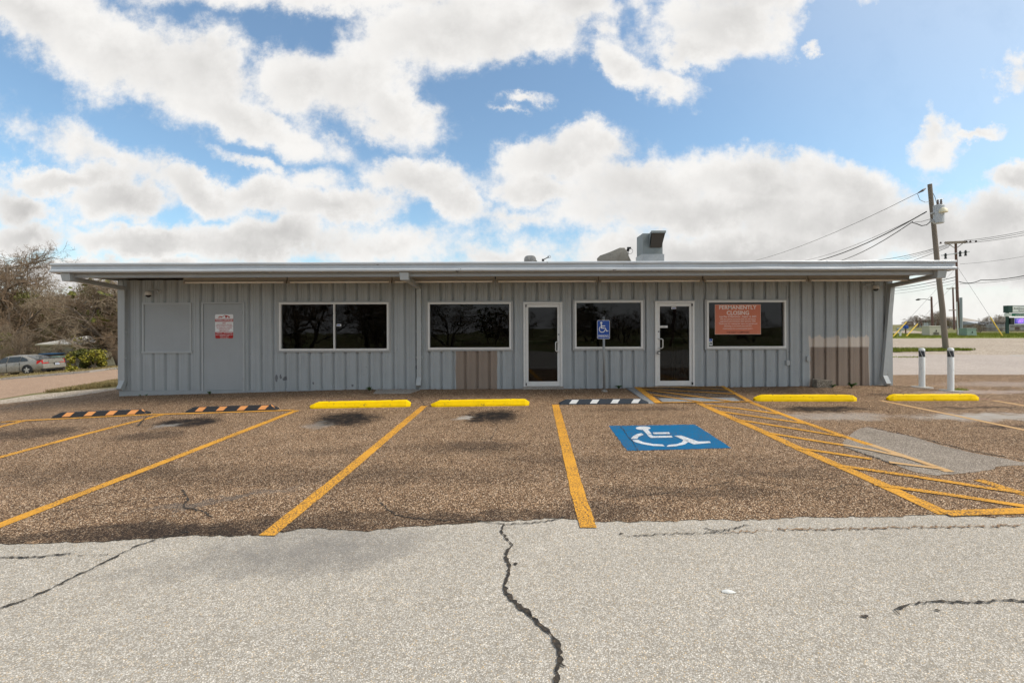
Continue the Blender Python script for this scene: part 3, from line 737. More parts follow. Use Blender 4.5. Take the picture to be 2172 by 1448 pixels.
crack([(1068,1113),(1120,1112),(1180,1104),(1200,1096)], .018, seed=4)
crack([(-40,1306),(0,1293),(60,1272),(130,1240),(210,1200),(290,1160),(340,1144),(400,1130)], .03, seed=5, jit=.012)
crack([(-20,1186),(70,1184),(150,1177)], .026, seed=6); crack([(165,1179),(230,1179)], .01, seed=7)
crack([(1909,1307),(1900,1297),(1912,1289),(1945,1282),(2000,1278),(2070,1282),(2130,1275),(2200,1279)], .028, seed=8, jit=.012)
crack([(1330,1139),(1420,1134),(1500,1132),(1545,1126),(1585,1115)], .02, seed=9); crack([(1495,1122),(1520,1128),(1540,1134)], .02, seed=10)
crack([(1350,957),(1375,968),(1430,982),(1530,1000),(1560,1007),(1620,1025),(1700,1035),(1757,1041),(1795,1029),(1830,1031)], .014, seed=11)
crack([(1300,1062),(1360,1052),(1440,1046),(1560,1022)], .016, seed=12)
crack([(1316,905),(1330,925),(1346,945),(1352,957)], .018, seed=13, off=.0185)
crack([(385,1040),(400,1060),(388,1076),(430,1086),(450,1098)], .03, seed=14); crack([(390,1055),(320,1058),(200,1075),(100,1088)], .012, seed=15)
crack([(270,968),(320,977),(400,970),(540,948),(640,920),(700,905)], .012, seed=16)
crack([(0,868),(60,859),(110,850),(180,843),(252,832)], .045, 'curb', seed=17, jit=.03)
crack([(330,862),(370,845)], .02, seed=18); crack([(905,866),(890,845),(870,838)], .03, seed=19); crack([(292,905),(310,885)], .05, seed=22)
crack([(1056,905),(1040,935),(1060,944),(1095,940)], .016, seed=20); crack([(2172,977),(2060,958),(1980,937),(1940,928),(1838,905)], .04, seed=23, jit=.02)
crack([(1790,951),(1830,963),(1865,975),(1900,988)], .05, seed=24, jit=.03)
crack([(1650,1125),(1800,1123),(1900,1121),(2060,1118),(2172,1117)], .035, 'litter', seed=25, jit=.03); crack([(1540,1131),(1640,1127)], .02, 'litter', seed=26, jit=.03)
crack([(1060,870),(1080,850)], .012, seed=27); crack([(900,866),(906,880)], .012, seed=28)
crack([(2000,839),(2060,845),(2172,853)], .05, 'red_line', seed=29, jit=.01)
for (px_, py_, r_) in [(1093,1198,.022),(1836,1310,.025),(1317,1134,.02),(1990,1297,.018)]:
    c_ = gp_(px_, py_); rr = random.Random(int(px_))
    mb = MB(); sheet(mb, [(c_.x + r_ * rr.uniform(.5, 1.5) * math.cos(a), c_.y + .6 * r_ * rr.uniform(.4, 1.3) * math.sin(a)) for a in [i * .63 for i in range(10)]], .0137)
    mb.build('tar_spot', M['crack'], lot)
# old slab by the wall
sx0, sx1 = gp_(800, 842).x, gp_(870, 842).x
tag(MB().hexa([(gp_(783,842).x, 10.85, -.1), (gp_(862,842).x, 10.85, -.1), (WX(893), WALL_D - .1, -.1), (WX(800), WALL_D - .1, -.1)],
  [(gp_(783,842).x, 10.85, G(-3, 10.85) + .018), (gp_(862,842).x, 10.85, G(-2.4, 10.85) + .02), (WX(893), WALL_D - .1, G(-2.2, 11.3) + .022), (WX(800), WALL_D - .1, G(-3.2, 11.3) + .022)]).build('concrete_slab', M['curb']),
  'small flat concrete slab sunk in the asphalt by the wall', 'slab')
# ------------------------------------------------------------------ the store
B = tag(empty('store_building', (0, 15, 0)), 'long low grey metal sided store with dark windows and gutter', 'building')
WY = WALL_D
XL, XR = WX(253), WX(1890)
ZT, ZB = 2.86, WZ(825.5)
OPEN = [('boarded', 304, 406, 643, 747), ('steel_door', 430, 518, 642, 829), ('window', 593, 825, 641.5, 743), ('window', 908, 1084, 641, 740.5),
        ('door', 1110, 1192.5, 641, 820.5), ('window', 1218.5, 1363, 638, 739), ('door', 1388.5, 1472, 639, 819), ('window', 1498.5, 1666, 637.5, 738)]
OW = []
for k, a, b, c, d in OPEN:
    x0, x1 = WX(a), WX(b); pm_ = (a + b) / 2
    OW.append((k, x0, x1, WZ(d, pm_), WZ(c, pm_)))
# steel sheets: each pan between two grooves is its own panel, cut round the openings
PITCH = 25.45 / 84.8; X0 = WX(605.6); GD = .05        # groove depth
k0 = math.floor((XL - X0) / PITCH)
cuts = [X0 + PITCH * k for k in range(k0, 80) if X0 + PITCH * k < XR]
ZMID = WZ(741)
def panel(xa, xb, z0, z1, full):
    """trapezoid pan from groove centre xa to groove centre xb (world), with two fine pencil ribs"""
    hw = .034; s = .010
    return [(xa, GD), (xa + .016, GD), (xa + .024, 0), (xa + .10, 0), (xa + .104, .005), (xa + .108, 0), (xb - .15, 0), (xb - .146, .005), (xb - .142, 0), (xb - .058, 0), (xb - .014, GD), (xb, GD)]
    xs = [(xa, GD), (xa + hw, GD), (xa + hw + s, 0), (xa + .10, 0), (xa + .104, .004), (xa + .108, 0), (xb - .108, 0), (xb - .104, .004), (xb - .10, 0), (xb - hw - s, 0), (xb - hw, GD), (xb, GD)]
    return xs
def clip_prof(xs, a, b):
    out = []
    for i in range(len(xs) - 1):
        (x0, y0), (x1, y1) = xs[i], xs[i+1]
        if x1 <= a or x0 >= b: continue
        f = lambda x: y0 + (y1 - y0) * (x - x0) / (x1 - x0)
        p0 = (max(x0, a), f(max(x0, a))); p1 = (min(x1, b), f(min(x1, b)))
        if not out or abs(out[-1][0] - p0[0]) > 1e-6: out.append(p0)
        out.append(p1)
    return out
seq = [XL] + [c for c in cuts if c > XL + .02] + [XR]
wallp = MB()
npan = 0
for i in range(len(seq) - 1):
    ca = seq[i] if i else seq[1] - PITCH; cb = seq[i+1] if i < len(seq) - 2 else seq[i] + PITCH
    prof = panel(ca, cb, 0, 0, True)
    a, b = seq[i], seq[i+1]
    xsb = sorted({a, b} | {v for o in OW for v in (o[1], o[2]) if a < v < b})
    strips = {}
    for xa, xb in zip(xsb, xsb[1:]):
        mid = (xa + xb) / 2
        iv = [(ZB, ZT)]
        for k, o0, o1, z0, z1 in OW:
            if o0 < mid < o1:
                iv = [(p, q) for u, v in iv for p, q in ((u, min(v, z0)), (max(u, z1), v)) if q - p > .03]
        for u, v in iv:
            parts_ = [(u, v)] if not (u < ZMID - .1 < v - .3) else [(u, ZMID), (ZMID, v)]
            for p, q in parts_: strips.setdefault((p, q), []).append((xa, xb))
    for (z0, z1), spans in strips.items():
        mb = MB()
        for xa, xb in spans:
            pr = clip_prof(prof, xa, xb)
            if len(pr) < 2: continue
            lap = .003 if z1 > ZMID + .05 else 0
            zz0 = z0 - (.02 if lap and abs(z0 - ZMID) < .001 else 0)
            for (x0, y0), (x1, y1) in zip(pr, pr[1:]):
                mb.add([(x0, WY + y0 - lap, zz0), (x1, WY + y1 - lap, zz0), (x1, WY + y1 - lap, z1), (x0, WY + y0 - lap, z1)], [(0, 1, 2, 3)])
        if mb.v: mb.build('wall_panel', M['wall'], B); npan += 1
# screws in two rows
sm_ = MB()
for c in cuts:
    for z in (WZ(632), WZ(748), ZB + .06):
        if any(o1 - .02 < c < o2 + .02 and z0 - .02 < z < z1 + .02 for _, o1, o2, z0, z1 in OW): continue
        if c <= XL + .05: continue
        sm_.box(c - .006, c + .006, WY + GD - .009, WY + GD - .001, z - .006, z + .006)
o = sm_.build('screws', M['dark_metal'], B); o['kind'] = 'stuff'
# backing, curb, corner trims, sides and rear, floor, roof
SH = WY + GD + .004
def face_with_holes(y, name, mat):
    mb = MB(); xs = sorted({XL, XR} | {v for o in OW for v in (o[1], o[2])})
    for xa, xb in zip(xs, xs[1:]):
        mid = (xa + xb) / 2; iv = [(ZB - .02, ZT)]
        for k, o0, o1, z0, z1 in OW:
            if o0 < mid < o1: iv = [(p, q) for u, v in iv for p, q in ((u, min(v, z0)), (max(u, z1), v)) if q - p > .01]
        for u, v in iv: mb.box(xa, xb, y, y + .10, u, v)
    mb.build(name, mat, B)
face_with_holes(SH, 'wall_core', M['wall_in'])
MB().box(XL - .005, XR + .0, WY - .006, WY + .14, -.7, ZB - .003).build('base_curb', M['board'], B)
for x0, x1 in ((XL - .03, XL + .1), (XR - .09, XR + .03)):
    MB().box(x0, x1, WY - .012, WY + .2, ZB, ZT - .003).build('corner_trim', M['spout'], B)
YB = WY + 9.5
MB().box(XL, XL + .1, WY + .15, YB, -.7, ZT + .1).build('side_wall', M['wall'], B)
MB().box(XR - .1, XR, WY + .15, YB, -.7, ZT + .1).build('side_wall', M['wall'], B)
MB().box(XL, XR, YB, YB + .1, -.7, ZT + .2).build('rear_wall', M['wall'], B)
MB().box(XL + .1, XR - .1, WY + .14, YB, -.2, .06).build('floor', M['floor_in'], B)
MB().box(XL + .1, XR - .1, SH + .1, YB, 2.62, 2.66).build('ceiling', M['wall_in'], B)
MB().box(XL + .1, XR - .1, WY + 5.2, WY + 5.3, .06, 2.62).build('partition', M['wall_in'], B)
RY = 9.9; RXL, RXR = (108 - 1086) / F * RY, (2028 - 1086) / F * RY
# corrugated roof deck with real flutes
rd_ = MB(); x = RXL + .06; flip = 0
prf = []
while x < RXR - .06:
    prf += [(x, .045), (x + .05, .045), (x + .065, 0), (x + .135, 0)]; x += .15
for (xa, za), (xb, zb) in zip(prf, prf[1:]):
    rd_.add([(xa, 10.03, 2.885 + za), (xb, 10.03, 2.885 + zb), (xb, YB + .4, 3.05 + zb), (xa, YB + .4, 3.05 + za)], [(3, 2, 1, 0)])
rd_.build('roof_deck', M['soffit'], B)
MB().hexa([(RXL + .05, 10.0, 2.96), (RXR - .05, 10.0, 2.96), (RXR - .05, YB + .4, 3.13), (RXL + .05, YB + .4, 3.13)],
          [(RXL + .05, 10.0, 3.03), (RXR - .05, 10.0, 3.03), (RXR - .05, YB + .4, 3.2), (RXL + .05, YB + .4, 3.2)]).build('roof', M['soffit'], B)
for x0 in (RXL + .02, RXR - .05):
    MB().box(x0, x0 + .03, 10.0, YB + .4, 2.86, 3.06).build('rake_trim', M['trim'], B)
# gutter in lengths, each a box-gutter profile
gp = [(10.02,3.075),(9.885,3.085),(9.875,3.07),(9.875,3.045),(9.90,3.03),(9.912,3.02),(9.905,2.955),(9.895,2.945),(9.87,2.938),(9.862,2.925),(9.862,2.895),(9.875,2.882),(9.95,2.872),(10.02,2.872)]
jx = [108, 378, 780, 1182, 1352, 1754, 2028]
for i in range(len(jx) - 1):
    a, b = (jx[i] - 1086) / F * RY, (jx[i+1] - 1086) / F * RY
    n = 12; mb = MB(); rr = random.Random(i + 40); N_ = len(gp)
    for k in range(n + 1):
        xk = a + .001 + (b - a - .002) * k / n
        dz = .006 * mnoise.noise((xk * .8, 1, 2)); dyy = .010 * mnoise.noise((xk * 1.7, 5, 2))
        mb.v += [(xk, y + (dyy if 3 < q_ < 12 else 0) , z + dz) for q_, (y, z) in enumerate(gp)]
    for k in range(n):
        for q_ in range(N_):
            mb.f.append((k*N_ + q_, k*N_ + (q_+1) % N_, (k+1)*N_ + (q_+1) % N_, (k+1)*N_ + q_))
    mb.f += [tuple(range(N_)), tuple(range(n*N_, (n+1)*N_))[::-1]]
    mb.mi = [0] * len(mb.f)
    mb.build('gutter', M['fascia'], B, recalc=True)
for i in range(1, len(jx) - 1):
    a = (jx[i] - 1086) / F * RY
    MB().prism_x([(y - .0025 if y < 10 else y, z + (.002 if z > 3.06 else 0)) for y, z in gp], a - .012, a + .012).build('gutter_joint', M['fascia'], B, recalc=True)
# eave trim below the gutter
et = [(10.025,2.87),(10.012,2.845),(10.03,2.835),(10.03,2.79),(10.015,2.78),(10.05,2.775),(10.07,2.80),(10.07,2.87)]
ejx = [126, 700, 1352, 1905, 2010]
for i in range(len(ejx) - 1):
    a, b = (ejx[i] - 1086) / F * RY, (ejx[i+1] - 1086) / F * RY
    MB().prism_x(et, a + .002, b - .002).build('eave_trim', M['trim'], B, recalc=True)
# windows
def window(x0, x1, z0, z1, mull=None, shade_z=None):
    wn = empty('window', (x0, WY, z0)); wn.parent = B; wn.matrix_parent_inverse = Matrix.Translation((0, -15, 0))
    fw = .045
    def fr(name, a, b, c, d, y0=-.035, y1=.09, mat='alu'):
        o_ = MB().box(a - x0, b - x0, y0, y1, c - z0, d - z0).build(name, M[mat], wn)
        return o_
    fr('flashing', x0 - .05, x1 + .05, z1, z1 + .035, -.03, .03, 'trim'); fr('flashing', x0 - .05, x1 + .05, z0 - .04, z0, -.03, .03, 'trim')
    fr('flashing', x0 - .05, x0, z0 + .001, z1 - .001, -.028, .03, 'trim'); fr('flashing', x1, x1 + .05, z0 + .001, z1 - .001, -.028, .03, 'trim')
    fr('frame', x0, x1, z1 - fw, z1); fr('frame', x0, x1, z0, z0 + fw); fr('frame', x0, x0 + fw, z0 + fw, z1 - fw); fr('frame', x1 - fw, x1, z0 + fw, z1 - fw)
    xs = [x0 + fw] + ([mull - .018, mull + .018] if mull else []) + [x1 - fw]
    if mull: fr('mullion', mull - .018, mull + .018, z0 + fw, z1 - fw)
    for i in range(0, len(xs), 2):
        fr('pane', xs[i] + .001, xs[i+1] - .001, z0 + fw + .001, z1 - fw - .001, .03, .036, 'glass')
    if shade_z: fr('roller_shade', x0 + fw + .005, x1 - fw - .005, shade_z, z1 - fw - .002, .16, .165, 'shade')
    return wn
SHZ = WZ(719)
wins = [o for o in OW if o[0] == 'window']
window(*wins[0][1:3], wins[0][3], wins[0][4], WX(709.5), SHZ)
window(*wins[1][1:3], wins[1][3], wins[1][4], None, SHZ)
window(*wins[2][1:3], wins[2][3], wins[2][4], None, None)
window(*wins[3][1:3], wins[3][3], wins[3][4], None, SHZ)
# glass doors
def glass_door(x0, x1, z0, z1, hinge_right, bar_z, paper=None):
    dn = empty('door', (x0, WY, z0)); dn.parent = B; dn.matrix_parent_inverse = Matrix.Translation((0, -15, 0))
    W_, H_ = x1 - x0, z1 - z0
    def bx(name, a, b, c, d, y0, y1, mat='alu', par=dn, **kw): return MB().box(a, b, y0, y1, c, d).build(name, M[mat], par, **kw)
    jb = .055
    bx('frame', 0, jb, 0, H_, -.04, .1); bx('frame', W_ - jb, W_, 0, H_, -.04, .1); bx('frame', jb, W_ - jb, H_ - jb * .8, H_, -.04, .1)
    bx('flashing', -.03, W_ + .03, H_, H_ + .03, -.03, .03, 'trim')
    bx('threshold', -.02, W_ + .02, -.05, .02, -.06, .14, 'curb')
    a, b, c, d = jb + .006, W_ - jb - .006, .025, H_ - jb * .8 - .006
    st, tr_, br_ = .062, .075, .115
    leaf = empty('leaf', (0, 0, 0)); leaf.parent = dn
    bx('stile', a, a + st, c, d, -.018, .03, par=leaf); bx('stile', b - st, b, c, d, -.018, .03, par=leaf)
    bx('rail', a + st, b - st, d - tr_, d, -.018, .03, par=leaf); bx('rail', a + st, b - st, c, c + br_, -.018, .03, par=leaf)
    bx('pane', a + st + .001, b - st - .001, c + br_ + .001, d - tr_ - .001, .004, .01, 'glass', leaf)
    bz = bar_z - z0
    bx('push_bar', a + st, b - st, bz - .014, bz + .014, .05, .075, par=leaf)
    hx = (a + .03) if hinge_right else (b - .03); s = 1 if hinge_right else -1
    hd = MB().tube([(hx, -.02, bz - .01), (hx, -.06, bz - .01), (hx + s * .06, -.08, bz - .012), (hx + s * .085, -.085, bz - .03), (hx + s * .085, -.085, bz - .22), (hx + s * .06, -.08, bz - .245), (hx, -.06, bz - .25), (hx, -.02, bz - .25)], .013, 8)
    hd.build('handle', M['alu'], leaf, smooth=True)
    hgx = b if hinge_right else a
    for hz in (c + .02, d - .07): bx('hinge', hgx - .012, hgx + .018, hz, hz + .06, -.045, -.012, 'dark_metal', leaf)
    lk = MB().tube([(hx, -.03, bz + .17), (hx, -.022, bz + .17)], .016, 10); lk.build('lock_cylinder', M['dark_metal'], leaf)
    return dn
doors = [o for o in OW if o[0] == 'door']
glass_door(doors[0][1], doors[0][2], doors[0][3], doors[0][4], False, WZ(724))
glass_door(doors[1][1], doors[1][2], doors[1][3], doors[1][4], True, WZ(718.5))
# boarded-over opening and flush steel door, both painted in
k, x0, x1, z0, z1 = OW[0]
bw = empty('boarded_opening', (x0, WY, z0)); bw.parent = B; bw.matrix_parent_inverse = Matrix.Translation((0, -15, 0))
W_, H_ = x1 - x0, z1 - z0
for a, b, c, d in ((-.02, W_ + .02, H_ - .03, H_ + .012), (-.03, W_ + .03, -.02, .03), (-.015, .03, .03, H_ - .03), (W_ - .03, W_ + .015, .03, H_ - .03)):
    MB().box(a, b, -.028, .03, c, d).build('frame', M['spout'], bw)
MB().box(.03, W_ - .03, -.004, .03, .03, H_ - .03).build('board', M['board'], bw)
k, x0, x1, z0, z1 = OW[1]
sd_ = empty('steel_door', (x0, WY, z0)); sd_.parent = B; sd_.matrix_parent_inverse = Matrix.Translation((0, -15, 0))
W_, H_ = x1 - x0, z1 - z0
for a, b, c, d in ((-.02, W_ + .02, H_ - .028, H_ + .012), (-.02, .028, .0, H_ - .028), (W_ - .028, W_ + .02, .0, H_ - .028)):
    MB().box(a, b, -.028, .04, c, d).build('frame', M['spout'], sd_)
MB().box(.034, W_ - .034, -.012, .03, .02, H_ - .034).build('leaf', M['board'], sd_)
for z in (.25, H_ / 2, H_ - .3):
    MB().tube([(W_ - .03, -.034, z), (W_ - .03, -.034, z + .09)], .007, 8).build('hinge', M['spout'], sd_)
# downspouts
def spout(xt, xw, xb, name='downspout', zend=.28, kick=1):
    s_ = empty(name, (xw, WY, 0)); s_.parent = B; s_.matrix_parent_inverse = Matrix.Translation((0, -15, 0))
    def add(mb, nm, mat='spout', **kw):
        mb.v = [(x - xw, y - WY, z) for x, y, z in mb.v]; return mb.build(nm, M[mat], s_, **kw)
    w_ = .055
    add(MB().hexa([(xt - .09, 9.94, 2.70), (xt + .09, 9.94, 2.70), (xt + .09, 10.12, 2.70), (xt - .09, 10.12, 2.70)], [(xt - .105, 9.915, 2.868), (xt + .105, 9.915, 2.868), (xt + .105, 10.12, 2.868), (xt - .105, 10.12, 2.868)]), 'outlet_box', bevel=.006)
    yw = WY - .10
    za, zb = 2.71, 2.60
    add(MB().hexa([(xt - w_, 10.1, za), (xt + w_, 10.1, za), (xw + w_, yw + .09, zb), (xw - w_, yw + .09, zb)], [(xt - w_, 10.1, za + .1), (xt + w_, 10.1, za + .1), (xw + w_, yw + .09, zb + .1), (xw - w_, yw + .09, zb + .1)]), 'offset_pipe', bevel=.005)
    zl = (zend + 2.6) / 2
    add(MB().hexa([(xb - w_, yw - .002, zend + .1), (xb + w_, yw - .002, zend + .1), (xb + w_, yw + .088, zend + .1), (xb - w_, yw + .088, zend + .1)], [(xw - w_, yw - .002, zb + .01), (xw + w_, yw - .002, zb + .01), (xw + w_, yw + .088, zb + .01), (xw - w_, yw + .088, zb + .01)]), 'pipe', bevel=.005)
    add(MB().hexa([(xb - w_ - .004, yw - .12, zend - .06), (xb + w_ + .004, yw - .12, zend - .06), (xb + w_, yw - .03, zend - .13), (xb - w_, yw - .03, zend - .13)],
                  [(xb - w_ - .003, yw - .012, zend + .12), (xb + w_ + .003, yw - .012, zend + .12), (xb + w_ + .003, yw + .092, zend + .12), (xb - w_ - .003, yw + .092, zend + .12)]), 'elbow', bevel=.004)
    for z in (.9, 1.55):
        xz = xb + (xw - xb) * (z - zend) / (2.6 - zend)
        add(MB().box(xz - w_ - .03, xz + w_ + .03, yw + .02, yw + .05, z, z + .03), 'strap')
    return s_
spout((146 - 1086) / F * 10, WX(267), WX(266), zend=.24)
spout((859 - 1086) / F * 10, WX(890), WX(890), zend=.30)
spout((1992 - 1086) / F * 10, WX(1887), WX(1870), zend=.30)
# conduit with switch box on the wall, meter box
cd = empty('conduit', (WX(1669), WY, 0)); cd.parent = B; cd.matrix_parent_inverse = Matrix.Translation((0, -15, 0))
MB().tube([(0, -.02, WZ(608)), (0, -.02, WZ(768))], .012, 8).build('pipe', M['spout'], cd)
MB().box(-.045, .045, -.06, .0, WZ(776), WZ(766)).build('switch_box', M['spout'], cd, bevel=.006)
o = MB().box(WX(1709), WX(1716), WY - .05, WY + .01, WZ(768), WZ(757)).build('outlet_box', M['spout'], B, bevel=.005)
for ch in B.children:
    if ch.type == 'MESH': ch.matrix_parent_inverse = Matrix.Translation((0, -15, 0))
# ------------------------------------------------------------------ text as flat print
def text(body, mat, parent, x, z, w_=None, h_=None, y=0., align='C', depth=.0012, bold=0, name='lettering', flipx=1):
    cu = bpy.data.curves.new(name, 'FONT'); cu.body = body; cu.size = 1; cu.extrude = 0; cu.offset = bold; cu.resolution_u = 3
    to = bpy.data.objects.new(name, cu); col.objects.link(to)
    dg = bpy.context.evaluated_depsgraph_get(); me = bpy.data.meshes.new_from_object(to.evaluated_get(dg))
    bpy.data.objects.remove(to); bpy.data.curves.remove(cu)
    xs = [v.co.x for v in me.vertices]; ys = [v.co.y for v in me.vertices]
    if not xs: return None
    cx, w0, h0, y0 = (min(xs) + max(xs)) / 2, max(xs) - min(xs), max(ys) - min(ys), min(ys)
    sx = (w_ / w0) if w_ else h_ / h0; sz = (h_ / h0) if h_ else sx
    for v in me.vertices:
        v.co = (x + (v.co.x - (cx if align == 'C' else min(xs))) * sx, y, z + (v.co.y - y0) * sz)
    me.materials.clear(); me.materials.append(M[mat])
    o = bpy.data.objects.new(name, me); col.objects.link(o); o.parent = parent
    return o
# ------------------------------------------------------------------ fluorescent fixtures under the eave
FXD = 10.82
fx = [(393, 611), (613, 833), (834, 1050), (1052, 1268), (1269, 1487), (1490, 1710), (1711, 1925)]
wh = ['leftmost, above the steel door', 'above the two-pane window', 'behind the middle downspout', 'above the left glass door', 'above the accessible parking sign', 'above the closing poster', 'rightmost, past the wall end']
for (a, b), s in zip(fx, wh):
    x0, x1 = (a - 1086) / F * FXD, (b - 1086) / F * FXD
    t_ = tag(empty('strip_light', ((x0 + x1) / 2, FXD, 2.84)), 'unlit strip light under the eave, ' + s, 'strip light', 'strip lights under the eave')
    L = (x1 - x0) / 2
    MB().hexa([(-L+.004, -.055, -.075), (L-.004, -.055, -.075), (L-.004, .075, -.075), (-L+.004, .075, -.075)], [(-L+.004, -.075, .075), (L-.004, -.075, .075), (L-.004, .075, .075), (-L+.004, .075, .075)]).build('channel', M['fixture'], t_)
    MB().tube([(-L + .06, -.07, -.1), (L - .06, -.07, -.1)], .024, 10).build('lamp_tube', M['tube'], t_, smooth=True)
    for s_ in (-1, 1):
        MB().box(s_ * (L - .035) - .022, s_ * (L - .035) + .022, -.095, -.0, -.13, -.074).build('lamp_holder', M['fixture'], t_)
# ------------------------------------------------------------------ security cameras on the wall
def dome_cam(px, py, side, label):
    c = at(px, py, WALL_D - .02); t_ = tag(empty('security_camera', c), label, 'camera', 'wall cameras')
    MB().tube([(side * .13, .03, .09), (side * .13, -.0, .09)], .05, 14).build('wall_plate', M['spout'], t_, smooth='auto')
    MB().tube([(side * .13, 0, .09), (side * .11, -.06, .12), (side * .06, -.13, .13), (0, -.16, .10), (0, -.17, .06)], .018, 8).build('arm', M['spout'], t_, smooth=True)
    MB().lathe([(.03, .075), (.06, .06), (.072, .03), (.072, -.015), (.066, -.02)], 18, (0, -.17, 0)).build('housing', M['dome_white'], t_, smooth='auto')
    MB().lathe([(.058, -.02), (.055, -.045), (.035, -.068), (.012, -.075)], 16, (0, -.17, 0)).build('dome', M['dome_black'], t_, smooth=True)
dome_cam(326, 625, 1, 'small dome camera above the boarded opening on the left')
dome_cam(1846, 612, -1, 'small dome camera high on the right end of the wall')
# ------------------------------------------------------------------ wheel stops
def yellow_stop(p0, p1, label, chip=0):
    a, b = gp_(*p0), gp_(*p1); c = (a + b) / 2; L = (b - a).length / 2; rz = math.atan2(b.y - a.y, b.x - a.x)
    pit = math.atan2(b.z - a.z, (b - a).xy.length)
    t_ = tag(empty('wheel_stop', (c.x, c.y + .08, G(c.x, c.y + .08) + .009)), label, 'wheel stop', 'yellow wheel stops'); t_.rotation_euler = (R(2.5), -pit, rz)
    n = 22; mb = MB(); rr = random.Random(chip * 7 + 3)
    secs = [(-.085,-.03),(-.083,.035),(-.055,.118),(-.045,.126),(.045,.126),(.055,.118),(.083,.035),(.085,-.03)]
    for k in range(n + 1):
        x = -L + 2 * L * k / n
        e = 1.0 if 0 < k < n else .62
        hz = 1.0 if 0 < k < n else .55
        for (y, z) in secs:
            mb.v.append((x * (.985 if k in (0, n) and z < .05 else 1) , y * e + rr.uniform(-.003, .003), z * (hz if z > .05 else 1) + rr.uniform(-.003, .003) - (.012 if rr.random() < .05 and z > .1 else 0)))
    m_ = len(secs)
    mb.f = [(k*m_ + i, (k+1)*m_ + i, (k+1)*m_ + (i+1) % m_, k*m_ + (i+1) % m_) for k in range(n) for i in range(m_)] + [tuple(range(m_)), tuple(range(n*m_, (n+1)*m_))[::-1]]
    if chip: # knocked-off end
        for i in range(2 * m_):
            x, y, z = mb.v[i]; mb.v[i] = (x + .03 * rr.random(), y, z * .8)
    mb.mi = [0] * len(mb.f); mb.build('concrete_bar', M['yellow'], t_, recalc=True)
    for s in (-1, 1): MB().tube([(s * L * .62, 0, .1), (s * L * .62, 0, .131)], .014, 8).build('anchor_pin', M['dark_metal'], t_)
yellow_stop((653, 868), (870, 863.5), 'yellow concrete wheel stop in front of the two-pane window', 1)
yellow_stop((912, 864), (1123, 861), 'yellow concrete wheel stop in front of the brown wall patch and left glass door', 2)
yellow_stop((1602, 852), (1821, 852), 'yellow concrete wheel stop in front of the closing poster', 3)
yellow_stop((1886, 851), (2081, 850.5), 'chipped yellow wheel stop beside the white bollards', 4)
def rubber_stop(p0, p1, tape, body, label, ends=True):
    a, b = gp_(*p0), gp_(*p1); c = (a + b) / 2; L = (b - a).length / 2; rz = math.atan2(b.y - a.y, b.x - a.x); pit = math.atan2(b.z - a.z, (b - a).xy.length)
    t_ = tag(empty('rubber_wheel_stop', (c.x, c.y + .08, G(c.x, c.y + .08) + .009)), label, 'wheel stop', 'rubber wheel stops'); t_.rotation_euler = (R(2), -pit, rz)
    prof = [(-.075, -.03), (-.075, .012), (-.028, .1), (.028, .1), (.075, .012), (.075, -.03)]
    mb = MB(); xs = [(-L, .25), (-L + .14, 1), (L - .14, 1), (L, .25)]
    for x, k in xs: mb.v += [(x, y * (1 if z < .05 else (1 if k == 1 else 1.5)), z if z < .05 else .012 + (z - .012) * k) for y, z in prof]
    n = len(prof)
    mb.f = [(k*n + i, (k+1)*n + i, (k+1)*n + (i+1) % n, k*n + (i+1) % n) for k in range(3) for i in range(n)] + [tuple(range(n)), tuple(range(3*n, 4*n))[::-1]]
    mb.mi = [0] * len(mb.f); mb.build('rubber_body', M[body], t_, bevel=.006)
    f0, f1 = Vector((0, -.075, .012)), Vector((0, -.028, .1)); nrm = Vector((0, -.088, .047)).normalized() * .004
    for k in range(4):
        x = -L + .30 + (2 * L - .58) * k / 3
        pa, pb = f0.lerp(f1, .1) + nrm, f0.lerp(f1, .96) + nrm
        q4 = [Vector((x - .10, 0, 0)) + pa, Vector((x + .05, 0, 0)) + pa, Vector((x + .12, 0, 0)) + pb, Vector((x - .03, 0, 0)) + pb]
        q5 = [v - nrm * 1.2 for v in q4]
        MB().hexa([q5[0], q5[1], q4[1], q4[0]], [q5[3], q5[2], q4[2], q4[3]]).build('reflective_strip', M[tape], t_, recalc=True)
    if ends:
        e = .012
        MB().add([(L - .115, -.030, .092), (L - .012, -.06, .016), (L - .03, -.02, .034 + e), (L - .125, -.012, .108)], [(0, 1, 2, 3)]).build('end_reflector', M[tape], t_)
    for x in (-L * .75, 0, L * .75): MB().tube([(x, 0, .09), (x, 0, .104)], .016, 8).build('anchor_bolt', M['dark_metal'], t_)
rubber_stop((107, 888), (309, 880), 'orange_tape', 'rubber', 'black rubber wheel stop with orange strips, farther from the yellow stops')
rubber_stop((392, 876), (585, 870.5), 'orange_tape', 'rubber', 'black rubber wheel stop with orange strips, next to a yellow stop')
rubber_stop((1187, 859), (1376, 857), 'white_tape', 'rubber_blue', 'blue-black rubber wheel stop with white strips by the ramp', False)
